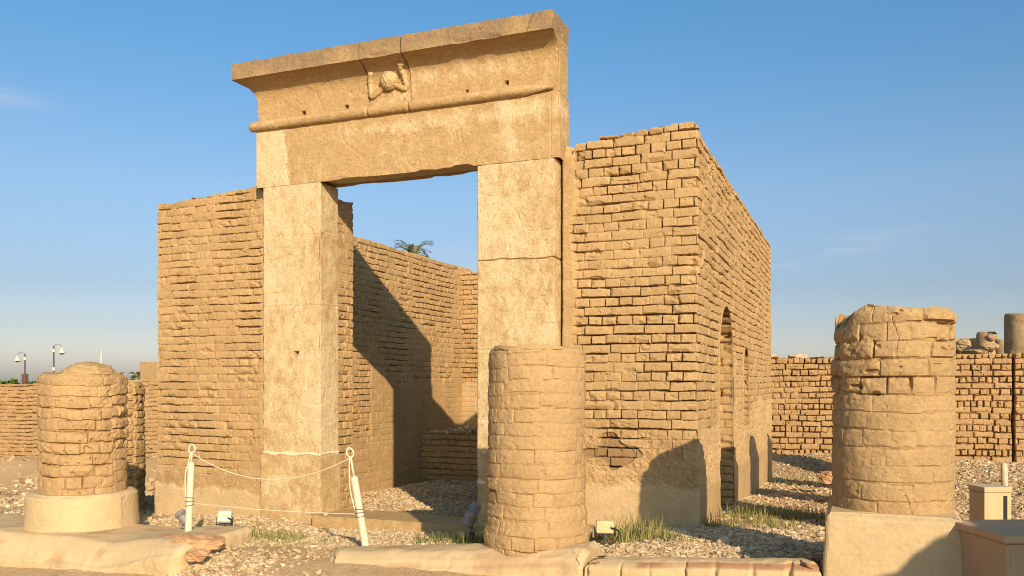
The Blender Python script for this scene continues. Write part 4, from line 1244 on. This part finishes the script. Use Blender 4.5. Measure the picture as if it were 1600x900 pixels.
# ------------------------------------------------------------------ rocks
def rock(px, py, Y, size, seed, mat, label, rot=0, rough=.22, name="rock", dz=0):
    c = at(px, py, Y); mb = MB(); mb.rock((c.x, c.y, c.z + dz), size, seed, rough, 4, rot)
    return props(mb.build(name, mat), label, "rock")
rock(308, 848, 8.15, (.50, .30, .20), 3, ROCK, "large reddish slanting rock at the end of the left platform", R(25), .16)
rock(262, 842, 8.35, (.36, .24, .12), 4, ROCK, "flat reddish rock between the platform and the left cream post", R(10), .18)
rock(310, 868, 7.9, (.24, .18, .12), 5, ROCK, "small reddish rock under the large slanting rock", R(40))
rock(1129, 846, 7.9, (.13, .11, .11), 6, PALEROCK, "round pale stone on the gravel near the chapel corner", 0, .12)
rock(1292, 747, 13.4, (.30, .26, .22), 7, ROCK, "brown rock on the gravel left of the tallest column", 0, .2)
rock(507, 803, 9.6, (.10, .07, .045), 8, PALEROCK, "small pale stone lying on the threshold", 0, .15)

# ------------------------------------------------------------------ gravel
def chips(n_, u0, u1, v0, v1, smin, smax, dens, zf=gz, seed=0, sink=.3):
    rs = np.random.default_rng(seed)
    U = rs.uniform(u0, u1, n_); W = rs.uniform(v0, v1, n_)
    k = dens(U, W) > rs.uniform(0, 1, n_)
    U, W = U[k], W[k]; n2 = len(U)
    sz = smin + (smax - smin) * rs.uniform(0, 1, n2) ** 3.2
    ext = np.stack([sz, sz * rs.uniform(.5, .95, n2), sz * rs.uniform(.25, .6, n2)], 1) / 2
    cube = np.array([[x, y, z] for x in (-1, 1) for y in (-1, 1) for z in (-1, 1)], float)
    Vv = cube[None] * rs.uniform(.45, 1.15, (n2, 8, 3)) * ext[:, None, :]
    az = rs.uniform(0, 6.283, n2); tx = rs.normal(0, .35, n2); ty = rs.normal(0, .35, n2)
    x, y, z = Vv[..., 0], Vv[..., 1], Vv[..., 2]
    y, z = y * np.cos(tx)[:, None] - z * np.sin(tx)[:, None], y * np.sin(tx)[:, None] + z * np.cos(tx)[:, None]
    x, z = x * np.cos(ty)[:, None] - z * np.sin(ty)[:, None], x * np.sin(ty)[:, None] + z * np.cos(ty)[:, None]
    x, y = x * np.cos(az)[:, None] - y * np.sin(az)[:, None], x * np.sin(az)[:, None] + y * np.cos(az)[:, None]
    zb = zf(U, W) + ext[:, 2] * (1 - sink)
    Vv = np.stack([x + U[:, None], y + W[:, None], z + zb[:, None]], -1).reshape(-1, 3)
    fq = np.array([[0, 1, 3, 2], [4, 6, 7, 5], [0, 4, 5, 1], [2, 3, 7, 6], [0, 2, 6, 4], [1, 5, 7, 3]])
    Q = (fq[None] + (np.arange(n2) * 8)[:, None, None]).reshape(-1, 4)
    tone = np.repeat(np.clip(rs.normal(.42, .34, n2) + .25 * fbm(U * .7, W * .7, 2, seed + 77), 0, 1), 8)
    return Vv, Q, np.stack([tone, 0 * tone, 0 * tone], -1)
def gravel(name, sets, label):
    VV, QQ, MM = [], [], []; k = 0
    for a in sets:
        v_, q_, m_ = chips(**a); VV.append(v_); QQ.append(q_ + k); MM.append(m_); k += len(v_)
    o = mesh_obj(name, np.concatenate(VV), (np.concatenate(QQ), []), CHIP, None, np.concatenate(MM), smooth=False)
    return props(o, label, "gravel", kind="stuff")
def patchy(seed, lo=-.3, hi=.2, f=.9): return lambda U, W: sst(lo, hi, fbm(U * f, W * f, 3, seed))
ones = lambda U, W: np.ones_like(U)
gravel("gravel", [
    dict(n_=34000, u0=-7.95, u1=-2.8, v0=9.66, v1=15.1, smin=.012, smax=.06, dens=ones, seed=1),
    dict(n_=48000, u0=-8.6, u1=-1.4, v0=6.9, v1=9.35, smin=.008, smax=.055, dens=patchy(41, -.8, -.15), seed=2),
    dict(n_=20000, u0=-2.3, u1=-.2, v0=6.7, v1=9.3, smin=.009, smax=.065, dens=ones, seed=12),
    dict(n_=34000, u0=-1.65, u1=3.2, v0=8.6, v1=20.8, smin=.012, smax=.07, dens=patchy(43, -.7, -.2), seed=3),
    dict(n_=14000, u0=-5.9, u1=-4.1, v0=5.6, v1=7.2, smin=.008, smax=.06, dens=patchy(44, -.5, .1), seed=4),
    dict(n_=16000, u0=.7, u1=7.5, v0=8.5, v1=20.6, smin=.018, smax=.085, dens=ones, seed=5),
    dict(n_=9000, u0=-16, u1=-8.4, v0=7.2, v1=14, smin=.02, smax=.11, dens=patchy(45, -.4, .2), seed=6),
    dict(n_=9000, u0=-34, u1=-11, v0=13, v1=20.8, smin=.03, smax=.25, dens=patchy(46, -.5, .2), seed=7)],
    "pale limestone chips strewn over the ground round the chapel")
gravel("platform_rubble", [dict(n_=3000, u0=-7.9, u1=-2.9, v0=15.15, v1=16.9, smin=.04, smax=.14, dens=ones, zf=lambda u, v: .60 + .05 * fbm(u * 2, v * 2, 2, 5), seed=8)],
       "grey chips lying on top of the brick platform inside the chapel")

# ------------------------------------------------------------------ grass
rs = np.random.default_rng(31)
gv, gf, gm = [], [], []; gk = 0
def tuft(u, v, rad, n_, hmin, hmax, dry):
    global gk
    for _ in range(int(n_ * .75)):
        a = rs.uniform(0, 6.283); r_ = rad * 1.25 * math.sqrt(rs.uniform(0, 1))
        x, y = u + r_ * math.cos(a), v + r_ * math.sin(a)
        z = float(gz(x, y)) - .01
        h = (hmin + (hmax - hmin) * rs.uniform(0, 1) ** 2.2) * (1 - .3 * r_ / rad); la = rs.uniform(0, 6.283); ln = rs.uniform(.05, .45) * h
        w = rs.uniform(.0025, .0055); wa = rs.uniform(0, 6.283)
        d = np.array([math.cos(la), math.sin(la), 0]); s_ = np.array([math.cos(wa), math.sin(wa), 0]) * w
        p0 = np.array([x, y, z]); p1 = p0 + d * ln * .3 + np.array([0, 0, h * .55]); p2 = p0 + d * ln + np.array([0, 0, h])
        gv.extend([p0 - s_, p0 + s_, p1 + s_ * .8, p1 - s_ * .8, p2])
        gf.append([gk, gk + 1, gk + 2, gk + 3]); gf.append([gk + 3, gk + 2, gk + 4])
        t = np.clip(rs.normal(dry + .12, .28), 0, 1); gm.extend([[t, 0, 0]] * 5); gk += 5
def grass_at(px, py, Y, rad, n_, h0, h1, dry=.45):
    c = at(px, py, Y); tuft(c.x, c.y, rad, n_, h0, h1, dry)
for px, py, Y, rad, n_, h0, h1, dry in (
    (244, 832, 9.4, .24, 620, .06, .20, .30), (225, 826, 9.6, .12, 120, .05, .16, .35), (372, 838, 9.3, .25, 220, .05, .24, .45), (400, 842, 9.0, .28, 420, .05, .22, .5),
    (442, 842, 8.9, .22, 520, .05, .16, .40), (430, 856, 8.6, .18, 140, .03, .10, .55), (488, 862, 8.4, .22, 260, .04, .14, .6), (340, 830, 9.6, .2, 120, .08, .3, .6),
    (700, 846, 8.5, .30, 520, .05, .17, .12), (660, 848, 8.5, .18, 160, .04, .12, .2), (748, 848, 8.1, .14, 260, .08, .32, .22), (725, 838, 8.4, .15, 200, .06, .22, .2),
    (975, 846, 8.25, .20, 420, .10, .46, .55), (1005, 842, 8.4, .16, 260, .08, .40, .6), (950, 846, 8.3, .14, 160, .06, .34, .55), (925, 832, 8.6, .12, 90, .05, .3, .6),
    (1022, 830, 8.7, .10, 120, .10, .36, .25), (1050, 850, 8.2, .15, 260, .05, .2, .35), (1038, 842, 8.4, .15, 120, .05, .2, .4),
    (1125, 815, 9.4, .18, 240, .06, .3, .4), (1160, 800, 10.4, .35, 420, .05, .26, .40), (1205, 798, 10.4, .40, 520, .05, .24, .35), (1255, 803, 10.1, .35, 420, .05, .26, .45),
    (1215, 826, 9.2, .22, 420, .05, .18, .50), (1180, 812, 9.8, .2, 160, .04, .2, .5), (1285, 808, 9.9, .25, 200, .05, .22, .5),
    (1240, 722, 15.5, .6, 420, .05, .22, .5), (1290, 716, 16.5, .6, 300, .05, .2, .55), (1215, 716, 16, .3, 140, .05, .2, .5),
    (42, 818, 9.9, .16, 160, .05, .2, .5), (100, 745, 14, .3, 60, .05, .15, .7)):
    grass_at(px, py, Y, rad, n_, h0, h1, dry)
o = mesh_obj("grass", np.array(gv), gf, GRASS, None, np.array(gm), smooth=False)
props(o, "dry green grass tufts growing through the gravel", "grass", kind="stuff")
